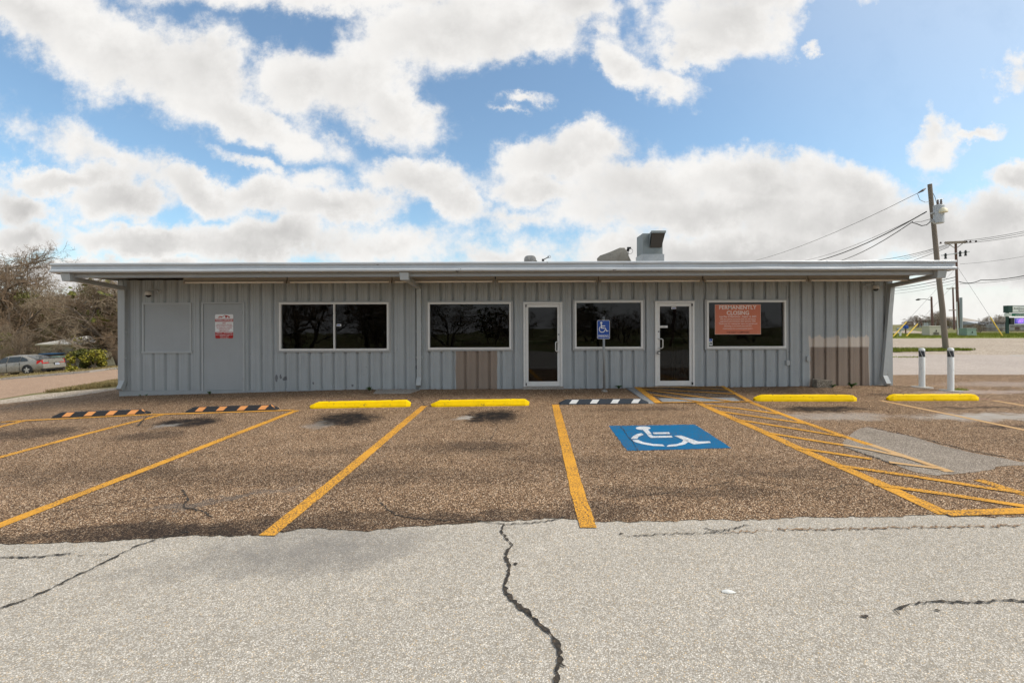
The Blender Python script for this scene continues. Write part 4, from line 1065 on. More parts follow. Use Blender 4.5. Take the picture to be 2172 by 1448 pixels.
# ------------------------------------------------------------------ accessible parking sign
pb = gp_(1282, 830); t_ = tag(empty('parking_sign', pb), 'blue wheelchair PARKING sign on a thin galvanised post', 'sign')
sgd = pb.y
hz = lambda py: H + ray(1280, py)[1] * sgd - pb.z
MB().tube([(0, 0, -.1), (-.01, 0, .9), (-.02, 0, hz(671))], .03, 12).build('post', M['steel_post'], t_, smooth=True)
MB().lathe([(.09, -.02), (.07, .02), (.035, .04)], 12).build('footing', M['curb'], t_)
pl = empty('plate', (-.025, -.035, hz(718.5))); pl.parent = t_
PW, PH = .305, hz(679) - hz(718.5)
def rrect(w_, h_, r, n=5):
    out = []
    for cx, cy, a0 in ((w_/2 - r, r, -90), (w_/2 - r, h_ - r, 0), (-w_/2 + r, h_ - r, 90), (-w_/2 + r, r, 180)):
        out += [(cx + r * math.cos(R(a0 + 90 * k / n)), cy + r * math.sin(R(a0 + 90 * k / n))) for k in range(n + 1)]
    return out
MB().prism_y(rrect(PW, PH, .03), 0, .004).build('border', M['white_sign'], pl, recalc=True)
MB().prism_y([(x, z + .008) for x, z in rrect(PW - .016, PH - .016, .024)], -.0015, -.0005).build('face', M['blue_sign'], pl, recalc=True)
def isa(parent, cx, cz, s, y, mat):
    """wheelchair figure, s = height"""
    mb = MB(); u = s / 10
    X = lambda x, z: (cx + x * u, y, cz + z * u)
    n = 16; mb.add([X(-1.7 + 1.05 * math.cos(2*math.pi*k/n), 8.9 + 1.05 * math.sin(2*math.pi*k/n)) for k in range(n)], [tuple(range(n))])
    mb.add([X(-2.2, 7.7), X(-1.9, 3.4), X(-.8, 3.4), X(-1.1, 7.7)], [(0, 1, 2, 3)])
    mb.add([X(-1.1, 6.3), X(-1.05, 5.4), X(2.0, 5.4), X(2.0, 6.3)], [(0, 1, 2, 3)])
    mb.add([X(-.9, 4.3), X(-.8, 3.4), X(2.4, 3.4), X(2.4, 4.3)], [(0, 1, 2, 3)])
    mb.add([X(1.5, 4.0), X(3.3, .2), X(4.2, .5), X(2.4, 4.2)], [(0, 1, 2, 3)])
    mb.add([X(3.3, .2), X(5.2, .9), X(5.0, 1.6), X(3.6, 1.1)], [(0, 1, 2, 3)])
    a0, a1 = 118, 352; k_ = 22
    arc = [a0 + (a1 - a0) * k / k_ for k in range(k_ + 1)]
    for p, q in zip(arc, arc[1:]):
        f = lambda r, a: X(-.9 + r * math.cos(R(a)), 2.6 + r * math.sin(R(a)))
        mb.add([f(3.2, p), f(3.2, q), f(2.45, q), f(2.45, p)], [(0, 1, 2, 3)])
    mb.build('wheelchair_symbol', M[mat], parent)
isa(pl, -.012, PH * .37, PH * .55, -.003, 'white_sign')
text('PARKING', 'white_sign', pl, 0, PH * .09, PW * .8, PH * .13, -.003, bold=.012)
for z in (.02, PH - .03): MB().tube([(0, -.006, z), (0, .0, z)], .007, 8).build('bolt', M['galv'], pl)
# ------------------------------------------------------------------ towing sign on the steel door
c = at(475.5, 717.5, WALL_D - .02); t_ = tag(empty('towing_sign', c), 'red and white towing notice on the grey steel door', 'sign')
TW, TH = 38.5 / 84.8, 51 / 84.8
MB().prism_y(rrect(TW, TH, .035), 0, .004).build('plate', M['white_sign'], t_, recalc=True)
FZ = lambda v: TH * (1 - (v - 225) / (1285 - 225))       # zoom rows on the sign
lowr = [p for p in rrect(TW - .006, FZ(1005), .032) if p[1] < FZ(1005) * .5]
lowr = [p for p in lowr if p[0] > 0] + [(TW/2 - .003, FZ(1005)), (-TW/2 + .003, FZ(1005))] + [p for p in lowr if p[0] < 0]
lowr.sort(key=lambda p: math.atan2(p[1] - FZ(1005) / 2, p[0]))
MB().prism_y(lowr, -.001, -.0004).build('red_panel', M['red_sign'], t_, recalc=True)
MB().box(-TW/2 + .003, TW/2 - .003, -.001, -.0004, FZ(552), FZ(430)).build('red_band', M['red_sign'], t_)
text('TOWING ENFORCED', 'white_sign', t_, 0, FZ(533), TW * .93, FZ(448) - FZ(533), -.002, bold=.015)
text('24/7', 'red_sign', t_, 0, FZ(632), TW * .2, FZ(572) - FZ(632), -.002, bold=.02)
for i, s in enumerate(['UNAUTHORIZED VEHICLES', "WILL BE TOWED AT OWNER'S", "OR OPERATOR'S EXPENSE", 'VEHICLES WILL BE', 'IMPOUNDED TO']):
    z = [697, 766, 838, 910, 974][i]; ww = [.84, .92, .82, .6, .5][i]
    text(s, 'red_sign', t_, 0, FZ(z), TW * ww, FZ(z - 42) - FZ(z), -.002, bold=.02)
text('WACO', 'white_sign', t_, -TW * .27, FZ(1075), TW * .32, .03, -.002, bold=.015); text('TOWING', 'white_sign', t_, TW * .26, FZ(1075), TW * .4, .03, -.002, bold=.015)
MB().add([(-.012, -.002, FZ(1040)), (.004, -.002, FZ(1068)), (.02, -.002, FZ(1045)), (.004, -.002, FZ(1025))], [(0, 1, 2, 3)]).build('state_emblem', M['white_sign'], t_)
for i, (s, ww) in enumerate([('5224 S UNIVERSITY PARKS DR', .92), ('WACO, TX 76706', .5), ('254-752-0404', .44)]):
    z = [1145, 1205, 1265][i]; text(s, 'white_sign', t_, 0, FZ(z), TW * ww, .02, -.002, bold=.02)
def flat(par, mat, polys, y, name):
    mb = MB()
    for p in polys: mb.add([(x, y, z) for x, z in p], [tuple(range(len(p)))])
    mb.build(name, M[mat], par)
SX = lambda u: (u - 728) / (1115 - 330) * TW
S2 = lambda pts: [(SX(u), FZ(v)) for u, v in pts]
circ = lambda u, v, r: [(u + r * math.cos(k * math.pi / 6), v + r * math.sin(k * math.pi / 6)) for k in range(12)]
flat(t_, 'red_sign', [S2([(480,385),(480,345),(530,330),(540,300),(600,315),(645,320),(640,360),(600,385)]), S2([(640,350),(755,250),(770,262),(650,365)]), S2([(780,385),(780,310),(760,262),(800,265),(965,320),(970,385)])], -.0022, 'tow_truck_pictogram')
flat(t_, 'white_sign', [S2(circ(565, 372, 26)), S2(circ(880, 362, 34))], -.003, 'pictogram_wheel')
# ------------------------------------------------------------------ closing poster and stickers behind/on glass
c = at(1565, 709, WALL_D + .02); t_ = tag(empty('closing_poster', c), 'orange-red PERMANENTLY CLOSING poster in the right window', 'poster')
QW, QH = 97.5 / 84.8, 63.5 / 84.8
MB().box(-QW/2, QW/2, 0, .004, 0, QH).build('backing', M['poster_edge'], t_)
MB().box(-QW/2 + .008, QW/2 - .008, -.0015, -.0003, .008, QH - .008).build('sheet', M['poster'], t_)
PZ = lambda v: QH * (1 - (v - 192) / (955 - 192))
for s, z, h_, ww, mt, bd in [('PERMANENTLY', 315, 98, .815, 'print_white', .014), ('CLOSING', 458, 104, .485, 'print_white', .014), ('Last Day of Operations - August 12, 2022', 530, 52, .8, 'print_white', .012),
    ('We are sad to announce that we will cease', 582, 42, .77, 'print_white', 0), ('operations permanently after January 30th.', 650, 54, .79, 'print_white', 0), ('Thank you for making this store so special and', 712, 54, .84, 'print_white', 0),
    ('allowing us to serve you and the', 770, 52, .6, 'print_white', 0), ('community for so many great years.', 835, 52, .65, 'print_white', 0), ('THE KENT COMPANIES', 922, 42, .5, 'print_dark', .008)]:
    text(s, mt, t_, 0, PZ(z), QW * ww, PZ(z - h_) - PZ(z), -.003, bold=bd)
def sticker(px0, px1, py0, py1, label, mats, cat='sticker', dy=.0):
    a = at(px0, py1, WALL_D + .024 + dy); b = at(px1, py0, WALL_D + .024 + dy)
    t_ = tag(empty('sticker', a), label, cat, 'stickers on the glass'); w_, h_ = b.x - a.x, b.z - a.z
    for i, (x0, x1, z0, z1, mt) in enumerate(mats):
        MB().box(x0 * w_, x1 * w_, -.0008 * i - .001, -.0008 * i, z0 * h_, z1 * h_).build('base' if i == 0 else 'print', M[mt], t_)
    return t_, w_, h_
st_, w_, h_ = sticker(1501.5, 1511, 718, 732.5, 'small blue and white card sticker in the corner of the poster window', [(0, 1, 0, 1, 'white'), (0, .92, .62, 1, 'blue_sign'), (.02, .38, .05, .5, 'pad_green'), (.5, .85, .16, .48, 'grey_print')])
text('bp', 'white', st_, w_ * .45, h_ * .74, w_ * .4, h_ * .18, -.004)
sticker(714, 723.5, 687, 692, 'small white and blue sticker in the two-pane window', [(0, 1, 0, 1, 'white'), (.08, .8, .25, .7, 'blue_sign')])
sticker(1424, 1434, 650.5, 655.5, 'small pale blue sticker at the top of the right glass door', [(0, 1, 0, 1, 'white'), (.1, .9, .2, .55, 'blue_sign')], dy=-.03)
st_, w_, h_ = sticker(1399, 1416, 690.5, 695, 'white strip sticker with black print on the right glass door', [(0, 1, 0, 1, 'white')], dy=-.03)
text('No Smoking', 'print_dark', st_, w_ * .42, h_ * .25, w_ * .65, h_ * .5, -.003, bold=.02)
sticker(1145, 1163, 711, 714, 'thin white paper edge behind the left glass door', [(0, 1, 0, 1, 'white')], dy=.2)
# lock box on the right door handle
c = at(1397.5, 751.5, WALL_D - .1); t_ = tag(empty('lock_box', c), 'grey key lock box hanging from the right door handle', 'lock box')
MB().box(-.032, .032, -.02, .02, 0, .085).build('case', M['dark_metal'], t_, bevel=.008)
MB().box(-.02, .02, -.024, -.019, .015, .06).build('dial_cover', M['alu'], t_, bevel=.003)
MB().tube([(-.018, 0, .08), (-.018, 0, .115), (0, 0, .13), (.018, 0, .115), (.018, 0, .08)], .006, 8).build('shackle', M['alu'], t_, smooth=True)
# ------------------------------------------------------------------ inside the store, seen dimly through the glass
o = tag(empty('counter', (WX(1560), WALL_D + 1.3, .06)), 'olive slatted counter front behind the poster window', 'counter')
xa = WX(1500) - .3; xb = WX(1604) + .55; z1 = 1.36
x = -(xb - xa) / 2
while x < (xb - xa) / 2:
    MB().box(x, x + .09, -.02, .02, 0, z1).build('slat', M['counter'], o); x += .094
MB().box(-(xb-xa)/2 - .02, (xb-xa)/2 + .03, -.05, .5, z1, z1 + .04).build('counter_top', M['wall_in'], o)
c = Vector((WX(1464), WALL_D + .55, .06)); t_ = tag(empty('traffic_cone', c), 'orange traffic cone standing inside the right glass door', 'cone')
MB().lathe([(.13, .03), (.03, .68), (.02, .69)], 20).build('cone_body', M['cone'], t_, smooth='auto'); MB().box(-.17, .17, -.17, .17, 0, .03).build('base', M['cone'], t_)
MB().lathe([(.094, .28), (.068, .42)], 20).build('reflective_collar', M['white_tape'], t_, smooth='auto')
c = Vector((WX(1452), WALL_D + .9, .06)); t_ = tag(empty('shelf_stand', c), 'thin pale metal stand inside the right glass door', 'stand')
for s in (0, .09): MB().tube([(s * .2, s, 0), (.02, 0, 1.25)], .011, 6).build('leg', M['alu'], t_)
MB().tube([(0, 0, 1.22), (.28, 0, 1.26)], .011, 6).build('arm', M['alu'], t_)
tag(MB().box(WX(594), WX(604), WALL_D + .25, WALL_D + .28, .06, 1.35).build('white_partition', M['white']), 'white upright panel inside the left edge of the two-pane window', 'panel')
tag(MB().box(WX(1651), WX(1660), WALL_D + .3, WALL_D + .33, .06, 1.45).build('grey_partition', M['trim']), 'grey upright panel inside the right edge of the poster window', 'panel')
t_ = tag(empty('cardboard_carton', (WX(800), WALL_D + .6, .06)), 'dark carton on a pale shelf inside the two-pane window', 'carton')
MB().box(-.16, .16, -.1, .15, 1.06, 1.3).build('box', M['black'], t_, bevel=.01); MB().box(-.17, .17, -.11, .16, 1.3, 1.315).build('lid', M['dark_metal'], t_)
tb = tag(empty('display_shelf', (WX(770), WALL_D + .62, .06)), 'low pale display shelf inside the two-pane window', 'shelf')
MB().box(-1.0, .75, -.15, .25, 1.0, 1.04).build('board', M['counter'], tb)
for s in (-.95, .7): MB().box(s - .02, s + .02, -.1, .2, 0, 1.0).build('leg', M['dark_metal'], tb)
# ------------------------------------------------------------------ roof things
RT = lambda y: 3.03 + (y - 10) * .0156
vy = 14.2; v0 = at(1357, 553, vy); vx = lambda px: (px - 1086) / F * vy; vz = lambda py: H + (690 - py + 1.0) / F * vy - RT(vy)
t_ = tag(empty('roof_vent', (vx(1383), vy, RT(vy))), 'tall grey metal vent with angled hood on the roof', 'vent')
X_ = lambda px: vx(px) - vx(1383)
MB().box(X_(1362), X_(1409), -.02, .70, -.1, vz(541)).build('curb_flashing', M['galv'], t_)
MB().box(X_(1364), X_(1406), 0, .68, vz(541), vz(497)).build('duct', M['vent_paint'], t_, recalc=True)
za, zb = vz(529), vz(494)
a = [(X_(1380), -.0, za), (X_(1403), -.0, za), (X_(1403), .3, za + .02), (X_(1380), .3, za + .02)]
fk = (vy - .42) / vy; XF = lambda px: (px - 1086) / F * (vy - .42) - vx(1383); zf = H + (690 - 492 + 1.0) / F * (vy - .42) - RT(vy); zb = vz(497) - .02
MB().add([(X_(1377), -.005, za), (X_(1403), -.005, za), (XF(1413) , -.42, zf), (XF(1382), -.42, zf), (X_(1377), -.005, zb), (X_(1403), -.005, zb)],
         [(0, 3, 4), (1, 5, 2), (3, 2, 5, 4)]).build('hood', M['vent_paint'], t_)
MB().add([(X_(1379.5), -.02, za + .02), (X_(1402.5), -.02, za + .02), (XF(1411), -.40, zf - .045), (XF(1384), -.40, zf - .045)], [(0, 1, 2, 3)]).build('screen', M['vent_dark'], t_)
MB().box(XF(1382), XF(1413), -.44, -.415, zf - .06, zf + .008).build('hood_lip', M['vent_paint'], t_)
for px_ in (1375, 1390, 1402): MB().tube([(X_(px_), -.026, vz(545)), (X_(px_), -.02, vz(545))], .012, 8).build('bolt', M['galv'], t_)
def dish(center, w_, h_, aim, label, mat, feed_off, ribs=5, roll=0, sq=3.2):
    """offset reflector seen from behind, with arm, feed and mast"""
    t_ = tag(empty('satellite_dish', (center.x, center.y, RT(center.y))), label, 'satellite dish', 'satellite dishes on the roof')
    cz = center.z - RT(center.y); aim = Vector(aim).normalized()
    rx = aim.cross(Vector((0, 0, 1))).normalized(); up = rx.cross(aim).normalized(); rx, up = rx * math.cos(roll) + up * math.sin(roll), up * math.cos(roll) - rx * math.sin(roll)
    f = lambda u, v, d=0: Vector((0, 0, cz)) + rx * (u * w_ / 2) + up * (v * h_ / 2) + aim * ((u*u + v*v) * w_ * .13 + d)
    mb = MB(); n, m_ = 26, 6
    for d in (0, -.02):
        for i in range(m_ + 1):
            for k in range(n):
                an = 2*math.pi*k/n; r = i / m_
                cu, su = math.cos(an), math.sin(an); e = (abs(cu)**sq + abs(su)**sq) ** (-1/sq)
                mb.v.append(tuple(f(cu*e*r, su*e*r, d)))
    o1 = (m_ + 1) * n
    for b_ in (0, o1):
        mb.f += [(b_ + i*n + k, b_ + i*n + (k+1) % n, b_ + (i+1)*n + (k+1) % n, b_ + (i+1)*n + k) for i in range(m_) for k in range(n)]
    mb.f += [(m_*n + k, m_*n + (k+1) % n, o1 + m_*n + (k+1) % n, o1 + m_*n + k) for k in range(n)]
    mb.mi = [0] * len(mb.f); mb.build('reflector', M[mat], t_, smooth='auto', recalc=False)
    for k in range(ribs):
        an = 2*math.pi*(k + .5)/ribs; cu, su = math.cos(an), math.sin(an)
        MB().tube([f(cu*r, su*r, -.035) for r in (.1, .5, .95)], .012, 6).build('rib', M[mat], t_)
    MB().tube([(0, .05, 0), (0, .05, cz - .05), f(0, 0, -.05)], .03, 8).build('mast', M['galv'], t_)
    fp = f(feed_off[0], feed_off[1], w_ * feed_off[2])
    MB().tube([f(feed_off[0]*.9, -.2 if roll else -.95, -.02), fp], .014, 6).build('feed_arm', M['dark_metal'], t_)
    MB().tube([fp - aim*.05, fp + aim*.02, fp + aim*.1], [.05, .03, .045], 10).build('feed_horn', M['dark_metal'], t_)
    MB().box(-.06, .06, -.03, .03, -.03, .03).xf(Matrix.Translation(fp + Vector((.03, 0, .05)))).build('amplifier', M['dark_metal'], t_)
    cab = [fp + Vector((.05 + .1*math.sin(k*.5), 0, .03 + .09*math.cos(k*.5) - .08)) for k in range(11)]
    MB().tube(cab, .006, 5).build('cable', M['wire'], t_)
    return t_
dish(at(1302, 561, 14.6), 1.02, .80, (.35, .9, .55), 'large grey-brown square dish with feed arm beside the roof vent', 'dish', (.95, .35, .35), 4, R(19), 6)
dish(at(1124, 556, 14.6), .40, .42, (.25, .9, .35), 'small half-hidden round dish behind the gutter', 'dish_light', (.2, -.6, 1.0), 9)
c = at(1158, 556, 14.4); t_ = tag(empty('roof_antenna', (c.x, c.y, RT(c.y))), 'small black feed arm with looped cable sticking up behind the gutter', 'antenna')
hz2 = c.z - RT(c.y)
MB().tube([(-.02, 0, 0), (-.02, 0, hz2)], .015, 6).build('mast', M['galv'], t_)
MB().tube([(-.12, 0, hz2 + .06), (.1, 0, hz2 + .17)], .016, 6).build('boom', M['dark_metal'], t_)
MB().box(-.13, -.06, -.03, .03, hz2 + .03, hz2 + .1).build('feed', M['dark_metal'], t_)
MB().tube([Vector((.1 + .05*math.sin(k*.6), 0, hz2 + .17 + .04*math.cos(k*.6))) for k in range(12)], .006, 5).build('cable', M['wire'], t_)
# ------------------------------------------------------------------ concrete block, weeds, shell
c = gp_(1735, 823.5); t_ = tag(empty('concrete_block', (WX(1735), WALL_D - .14, G(WX(1735), 11.3))), 'weathered concrete block against the brown wall patch', 'concrete block')
mb = MB()
rr = random.Random(5)
pr = [(-.2, -.03), (.2, -.03), (.195, .18), (.1, .185), (.02, .175), (-.08, .205), (-.195, .2)]
MB().prism_y(pr, -.1, .1).build('block_body', M['block'], t_, bevel=.012)
def weed(px, py, n, size, label, flat_=False):
    p = gp_(px, py) if not flat_ else gp_(px, py); p.y = min(p.y, WALL_D - .07); p.z = G(p.x, p.y) + .01
    t_ = tag(empty('weed', p), label, 'weed', 'weeds along the wall foot'); rr = random.Random(int(px))
    for k in range(n):
        a = 2*math.pi*k/n + rr.uniform(-.4, .4); L = size * rr.uniform(.6, 1.15); lean = rr.uniform(.35, 1.1)
        d = Vector((math.cos(a) * lean, -abs(math.sin(a)) * lean * .8, 1)).normalized(); s = Vector((-d.y, d.x, 0)); s = (s.normalized() if s.length > .01 else Vector((1,0,0))) * L * .16
        m1 = d * L * .5; m2 = d * L * .85 + Vector((d.x, d.y, 0)) * L * .2 - Vector((0, 0, L * .12))
        MB().add([(0,0,0), m1 + s, m2 + s*.8, m2*1.12 - Vector((0,0,.01)), m2 - s*.8, m1 - s, m1 + Vector((0,0,.012)), m2 + Vector((0,0,.008))], [(0,1,6),(1,2,7,6),(2,3,7),(3,4,7),(4,5,6,7),(5,0,6)]).build('leaf', M['weed'], t_)
weed(784, 829.5, 12, .13, 'green weed at the wall foot below the two-pane window')
weed(1310, 823.5, 11, .13, 'green weed at the wall foot beside the parking sign')
weed(1766, 822.5, 11, .13, 'leafy weed close to the concrete block')
weed(1806, 822.5, 15, .17, 'largest leafy weed at the foot of the brown wall patch')
weed(445, 836.5, 10, .10, 'tiny weed below the grey steel door')
weed(300, 840, 7, .06, 'tiny sprout at the left end of the wall curb')
weed(316, 839, 7, .06, 'tiny sprout below the boarded opening, nearer the steel door')
c = gp_(1545, 1257); t_ = tag(empty('white_shell', c + Vector((0, 0, .006))), 'small white curled shell lying on the pale paving', 'shell')
mb = MB(); n, m_ = 12, 7
for i in range(m_ + 1):
    u = i / m_; wd = .021 * math.sin(math.pi * min(1, u * .93 + .07)) ** .7 * (1 - .35 * u)
    for k in range(n + 1):
        an = math.pi * k / n; mb.v.append((-.045 + .1 * u + .004*math.sin(6*u), wd * math.cos(an), wd * .95 * math.sin(an)))
mb.f = [(i*(n+1)+k, i*(n+1)+k+1, (i+1)*(n+1)+k+1, (i+1)*(n+1)+k) for i in range(m_) for k in range(n)]; mb.mi = [0]*len(mb.f)
mb.build('shell_body', M['shell'], t_, smooth=True); t_.rotation_euler = (0, 0, R(-6))
# ------------------------------------------------------------------ bollards
def bollard(px, py, label):
    p = gp_(px, py); s = F / p.y
    t_ = tag(empty('bollard', p), label, 'bollard', 'white bollards'); r = .061; Hh = (py - (738 if px < 1980 else 737.5)) / s
    MB().lathe([(.22, -.03), (.22, .012), (.2, .02), (.02, .02)], 20).build('footing', M['curb'], t_)
    MB().lathe([(r, -.05), (r, Hh - .03), (r - .012, Hh - .008), (r * .6, Hh)], 24).build('post', M['bollard'], t_, smooth='auto')
    zt, zb = Hh - .065, Hh - .21; N_ = 36
    MB().add([(1.018*r*math.cos(2*math.pi*k/N_), 1.018*r*math.sin(2*math.pi*k/N_), z) for z in (zb, zt) for k in range(N_)], [(k, (k+1) % N_, N_ + (k+1) % N_, N_ + k) for k in range(N_)]).build('tape_band', M['char_tape'], t_, smooth=True)
    for q_ in range(5):
        a0 = -2.9 + q_ * 1.256; mb = MB(); n = 6
        for k in range(n + 1):
            a = a0 + .75 * k / n; z = zt - (zt - zb) * k / n
            mb.v += [(1.03*r*math.cos(a), 1.03*r*math.sin(a), z), (1.03*r*math.cos(a + .17), 1.03*r*math.sin(a + .17), z)]
        mb.f = [(2*k, 2*k+1, 2*k+3, 2*k+2) for k in range(n)]; mb.mi = [0]*n
        mb.build('tape_slash', M['white_tape'], t_, smooth=True)
bollard(1955.5, 821.5, 'white bollard with charcoal tape, nearer the building corner')
bollard(2016.5, 829, 'white bollard with charcoal tape, closer to the chipped yellow stop')

# dead leaves and grit blown against the wall foot
rr = random.Random(12); mb = MB()
for _ in range(1500):
    x = rr.uniform(XL + .1, XR); dpt = abs(rr.gauss(0, .10)); y = WALL_D - .02 - dpt
    if xa < -99 or (WX(1330) < x < WX(1540)): continue
    if mnoise.noise((x * 1.3, 0, 7)) < rr.uniform(-.5, .35): continue
    z = G(x, y) + .012 + .02 * rr.random(); a = rr.uniform(0, 6.28); r = rr.uniform(.006, .02)
    mb.add([(x + r*math.cos(a + q_), y + r*math.sin(a + q_), z + rr.uniform(-.004, .008)) for q_ in (0, 1.5, 3.1, 4.6)], [(0, 1, 2, 3)])
tag(mb.build('dead_leaves', M['litter']), 'dead leaves and grit along the wall foot', None, None, 'stuff')
# ------------------------------------------------------------------ utility poles, wires
def pole(base, top, r0, r1, mat, label, name='utility_pole'):
    t_ = tag(empty(name, base), label, 'pole', 'wooden poles')
    d = top - base; pts = [d * k / 8 + Vector((.03*math.sin(k*1.3), .03*math.cos(k), 0)) * (1 if 0 < k < 8 else 0) for k in range(9)]; pts[0] = d * -.02
    MB().tube(pts, [r0 + (r1 - r0) * k / 8 for k in range(9)], 14).build('shaft', M[mat], t_, smooth='auto'); return t_, d
PD = 23.0
base = on(2006, PD); top = at(1972, 391, PD + .6)
t_, d_ = pole(base, top, .125, .095, 'pole', 'leaning weathered pole with grey transformer behind the bollards')
L = lambda p: Vector(p) - base
tc = L(at(1991, 452, PD - .1))
MB().lathe([(.18, -.52), (.215, -.49), (.215, .33), (.225, .34), (.20, .40), (.08, .43)], 20, tc).build('transformer', M['trafo'], t_, smooth='auto')
for px_, py_ in ((1989, 424), (1996, 423)):
    b0 = L(at(px_, py_ + 16, PD - .12)); b1 = L(at(px_, py_, PD - .12))
    MB().tube([b0.lerp(b1, k / 9) for k in range(10)], [.055, .035, .06, .035, .06, .035, .055, .03, .045, .03], 10).build('bushing', M['insul'], t_)
MB().tube([tc + Vector((-.35, .05, .0)), tc + Vector((-.1, .02, .0))], .05, 8).build('mounting_bracket', M['galv'], t_)
MB().tube([tc + Vector((-.40, .05, -.42)), tc + Vector((-.1, .02, -.42))], .05, 8).build('mounting_bracket', M['galv'], t_)
lc = tc + Vector((.0, -.24, .12))
MB().lathe([(.16, -.15), (.19, -.13), (.15, .02), (.05, .09)], 16, lc).build('lamp_housing', M['trafo_lamp'], t_, smooth='auto')
MB().tube([L(at(1979, 410, PD)), L(at(1983, 418, PD - .1)), L(at(1987, 432, PD - .1))], .012, 5).build('jumper_wire', M['wire_grey'], t_)
MB().tube([L(at(1984, 424, PD - .1)), L(at(2002, 421, PD - .15))], .012, 5).build('fuse_arm', M['galv'], t_)
MB().tube([L(at(1972, 465, PD)), L(at(1984, 468, PD - .1))], .03, 6).build('band', M['galv'], t_)
for (a, b) in (((1963, 400), (1948, 409)),): MB().tube([L(at(*a, PD + .3)), L(at(1957, 404, PD + .3)), L(at(*b, PD + .3))], [.03, .06, .03], 8).build('dead_end_insulator', M['insul'], t_)
MB().tube([L(at(*p, PD + .3)) for p in ((1946, 411), (1951, 424), (1962, 429), (1971, 428))], .012, 5).build('jumper_wire', M['wire_grey'], t_)
MB().tube([L(at(*p, PD + .2)) for p in ((1935, 472), (1945, 475), (1955, 479), (1965, 477), (1974, 470))], .022, 5).build('jumper_wire', M['wire'], t_)
MB().tube([L(at(*p, PD + .2)) for p in ((1940, 471), (1955, 470), (1972, 465))], .014, 5).build('jumper_wire', M['wire_grey'], t_)
def wire(pts, r, label, mat='wire', sag=0.):
    P2 = []
    for (a, b) in zip(pts, pts[1:]):
        for k in range(10): P2.append(a.lerp(b, k / 10) - Vector((0, 0, sag * 4 * (k / 10) * (1 - k / 10))))
    P2.append(pts[-1]); c = P2[0].copy()
    tag(MB().tube([p - c for p in P2], r, 5).build('power_line', M[mat]), label, 'wire', 'overhead wires').location = c
wire([at(1948, 409, PD + .3), at(1560, 562, 44)], .013, 'thin top wire running left from the leaning pole', 'wire_grey', .5)
wire([at(1965, 449, PD), at(1680, 562, 40)], .03, 'thick twisted cable running left from the transformer', 'wire', .55)
wire([at(1962, 452, PD), at(1690, 556, 40)], .012, 'thin wire just above the thick twisted cable', 'wire_grey', .35)
wire([at(1936, 470, PD), at(1740, 562, 40)], .022, 'lower service cable running left below the thick twisted cable', 'wire', .45)
# second pole with crossarms
PE = 52.0; base2 = on(2033, PE); top2 = at(2027, 513, PE)
t_, d_ = pole(base2, top2, .15, .11, 'pole_red', 'red-brown pole with wooden crossarm and cutouts by the green box')
L = lambda p: Vector(p) - base2
MB().hexa([L(at(2004, 518, PE - .3)), L(at(2049, 516, PE - .3)), L(at(2049, 516, PE)), L(at(2004, 518, PE))], [L(at(2004, 512.5, PE - .3)), L(at(2049, 510.5, PE - .3)), L(at(2049, 510.5, PE)), L(at(2004, 512.5, PE))]).build('crossarm', M['crossarm'], t_, recalc=True)
for a, b in (((2011, 517), (2025, 526)), ((2042, 516), (2029, 526))): MB().tube([L(at(*a, PE - .2)), L(at(*b, PE - .2))], .035, 6).build('brace', M['crossarm'], t_)
MB().tube([L(at(1997, 541.5, PE - .3)), L(at(2056, 534, PE - .3))], .06, 6).build('steel_arm', M['pipe_grey'], t_)
for px_, py_ in ((2005.5, 543), (2036.5, 538), (2048, 536.5)):
    MB().tube([L(at(px_, py_ - 6, PE - .35)), L(at(px_, py_ - 2, PE - .35)), L(at(px_, py_ + 2, PE - .35)), L(at(px_, py_ + 6, PE - .35))], [.07, .12, .09, .13], 8).build('fuse_cutout', M['dark_metal'], t_)
for px_ in (1995, 2005, 2017, 2026, 2050, 2058, 2070): MB().tube([L(at(px_, 515.5 - (px_ - 2027) * .045, PE - .2)), L(at(px_, 511.5 - (px_ - 2027) * .045, PE - .2))], [.11, .06], 8).build('insulator', M['insul'], t_)
MB().tube([L(at(2038, 631, PE - .3)), L(at(2039, 713.5, PE - .3))], .13, 10).build('riser_pipe', M['pipe_grey'], t_, smooth='auto')
MB().tube([L(at(2029, 640, PE - .3)), L(at(2032.5, 713.5, PE - .3))], .05, 8).build('riser_pipe', M['white'], t_, smooth='auto')
for (y0, y1) in ((510, 488), (513, 492), (516, 497)):
    nm = {510: 'upper', 513: 'middle', 516: 'lower'}[y0]
    wire([at(2045, y0, PE - .2), at(2215, y1 - 7, 41)], .022, nm + ' of three wires running right from the crossarm', 'wire', .15)
wire([at(2036, 560, PE), at(2230, 532, 45)], .014, 'single thin wire running right below the steel arm', 'wire_grey', .2)
wire([at(2034, 597, PE), at(2080, 594, 48), at(2220, 573, 42)], .04, 'thick bundled cable running right from the second pole', 'wire', .25)
wire([at(2036, 602, PE), at(2220, 581, 42)], .018, 'thin cable just under the thick bundled cable', 'wire_grey', .2)
for i, (a, b, r_) in enumerate((((2020, 515), (1860, 552), .035), ((2018, 518), (1790, 575), .022), ((2015, 521), (1820, 572), .022), ((2012, 524), (1850, 575), .03))):
    wire([at(*a, PE), at(*b, PE + 22)], r_, ['uppermost', 'second', 'third', 'lowest'][i] + ' of four wires running left from the second pole crossarm', 'wire', .3)
for i, (a, b, r_) in enumerate((((2028, 587), (1880, 613), .04), ((2026, 594), (1880, 618), .025), ((2024, 601), (1880, 624), .018))):
    wire([at(*a, PE), at(*b, PE + 20)], r_, ['thick upper', 'middle', 'thin lower'][i] + ' communication cable running left under the gutter end', 'wire' if i < 2 else 'wire_grey', .2)
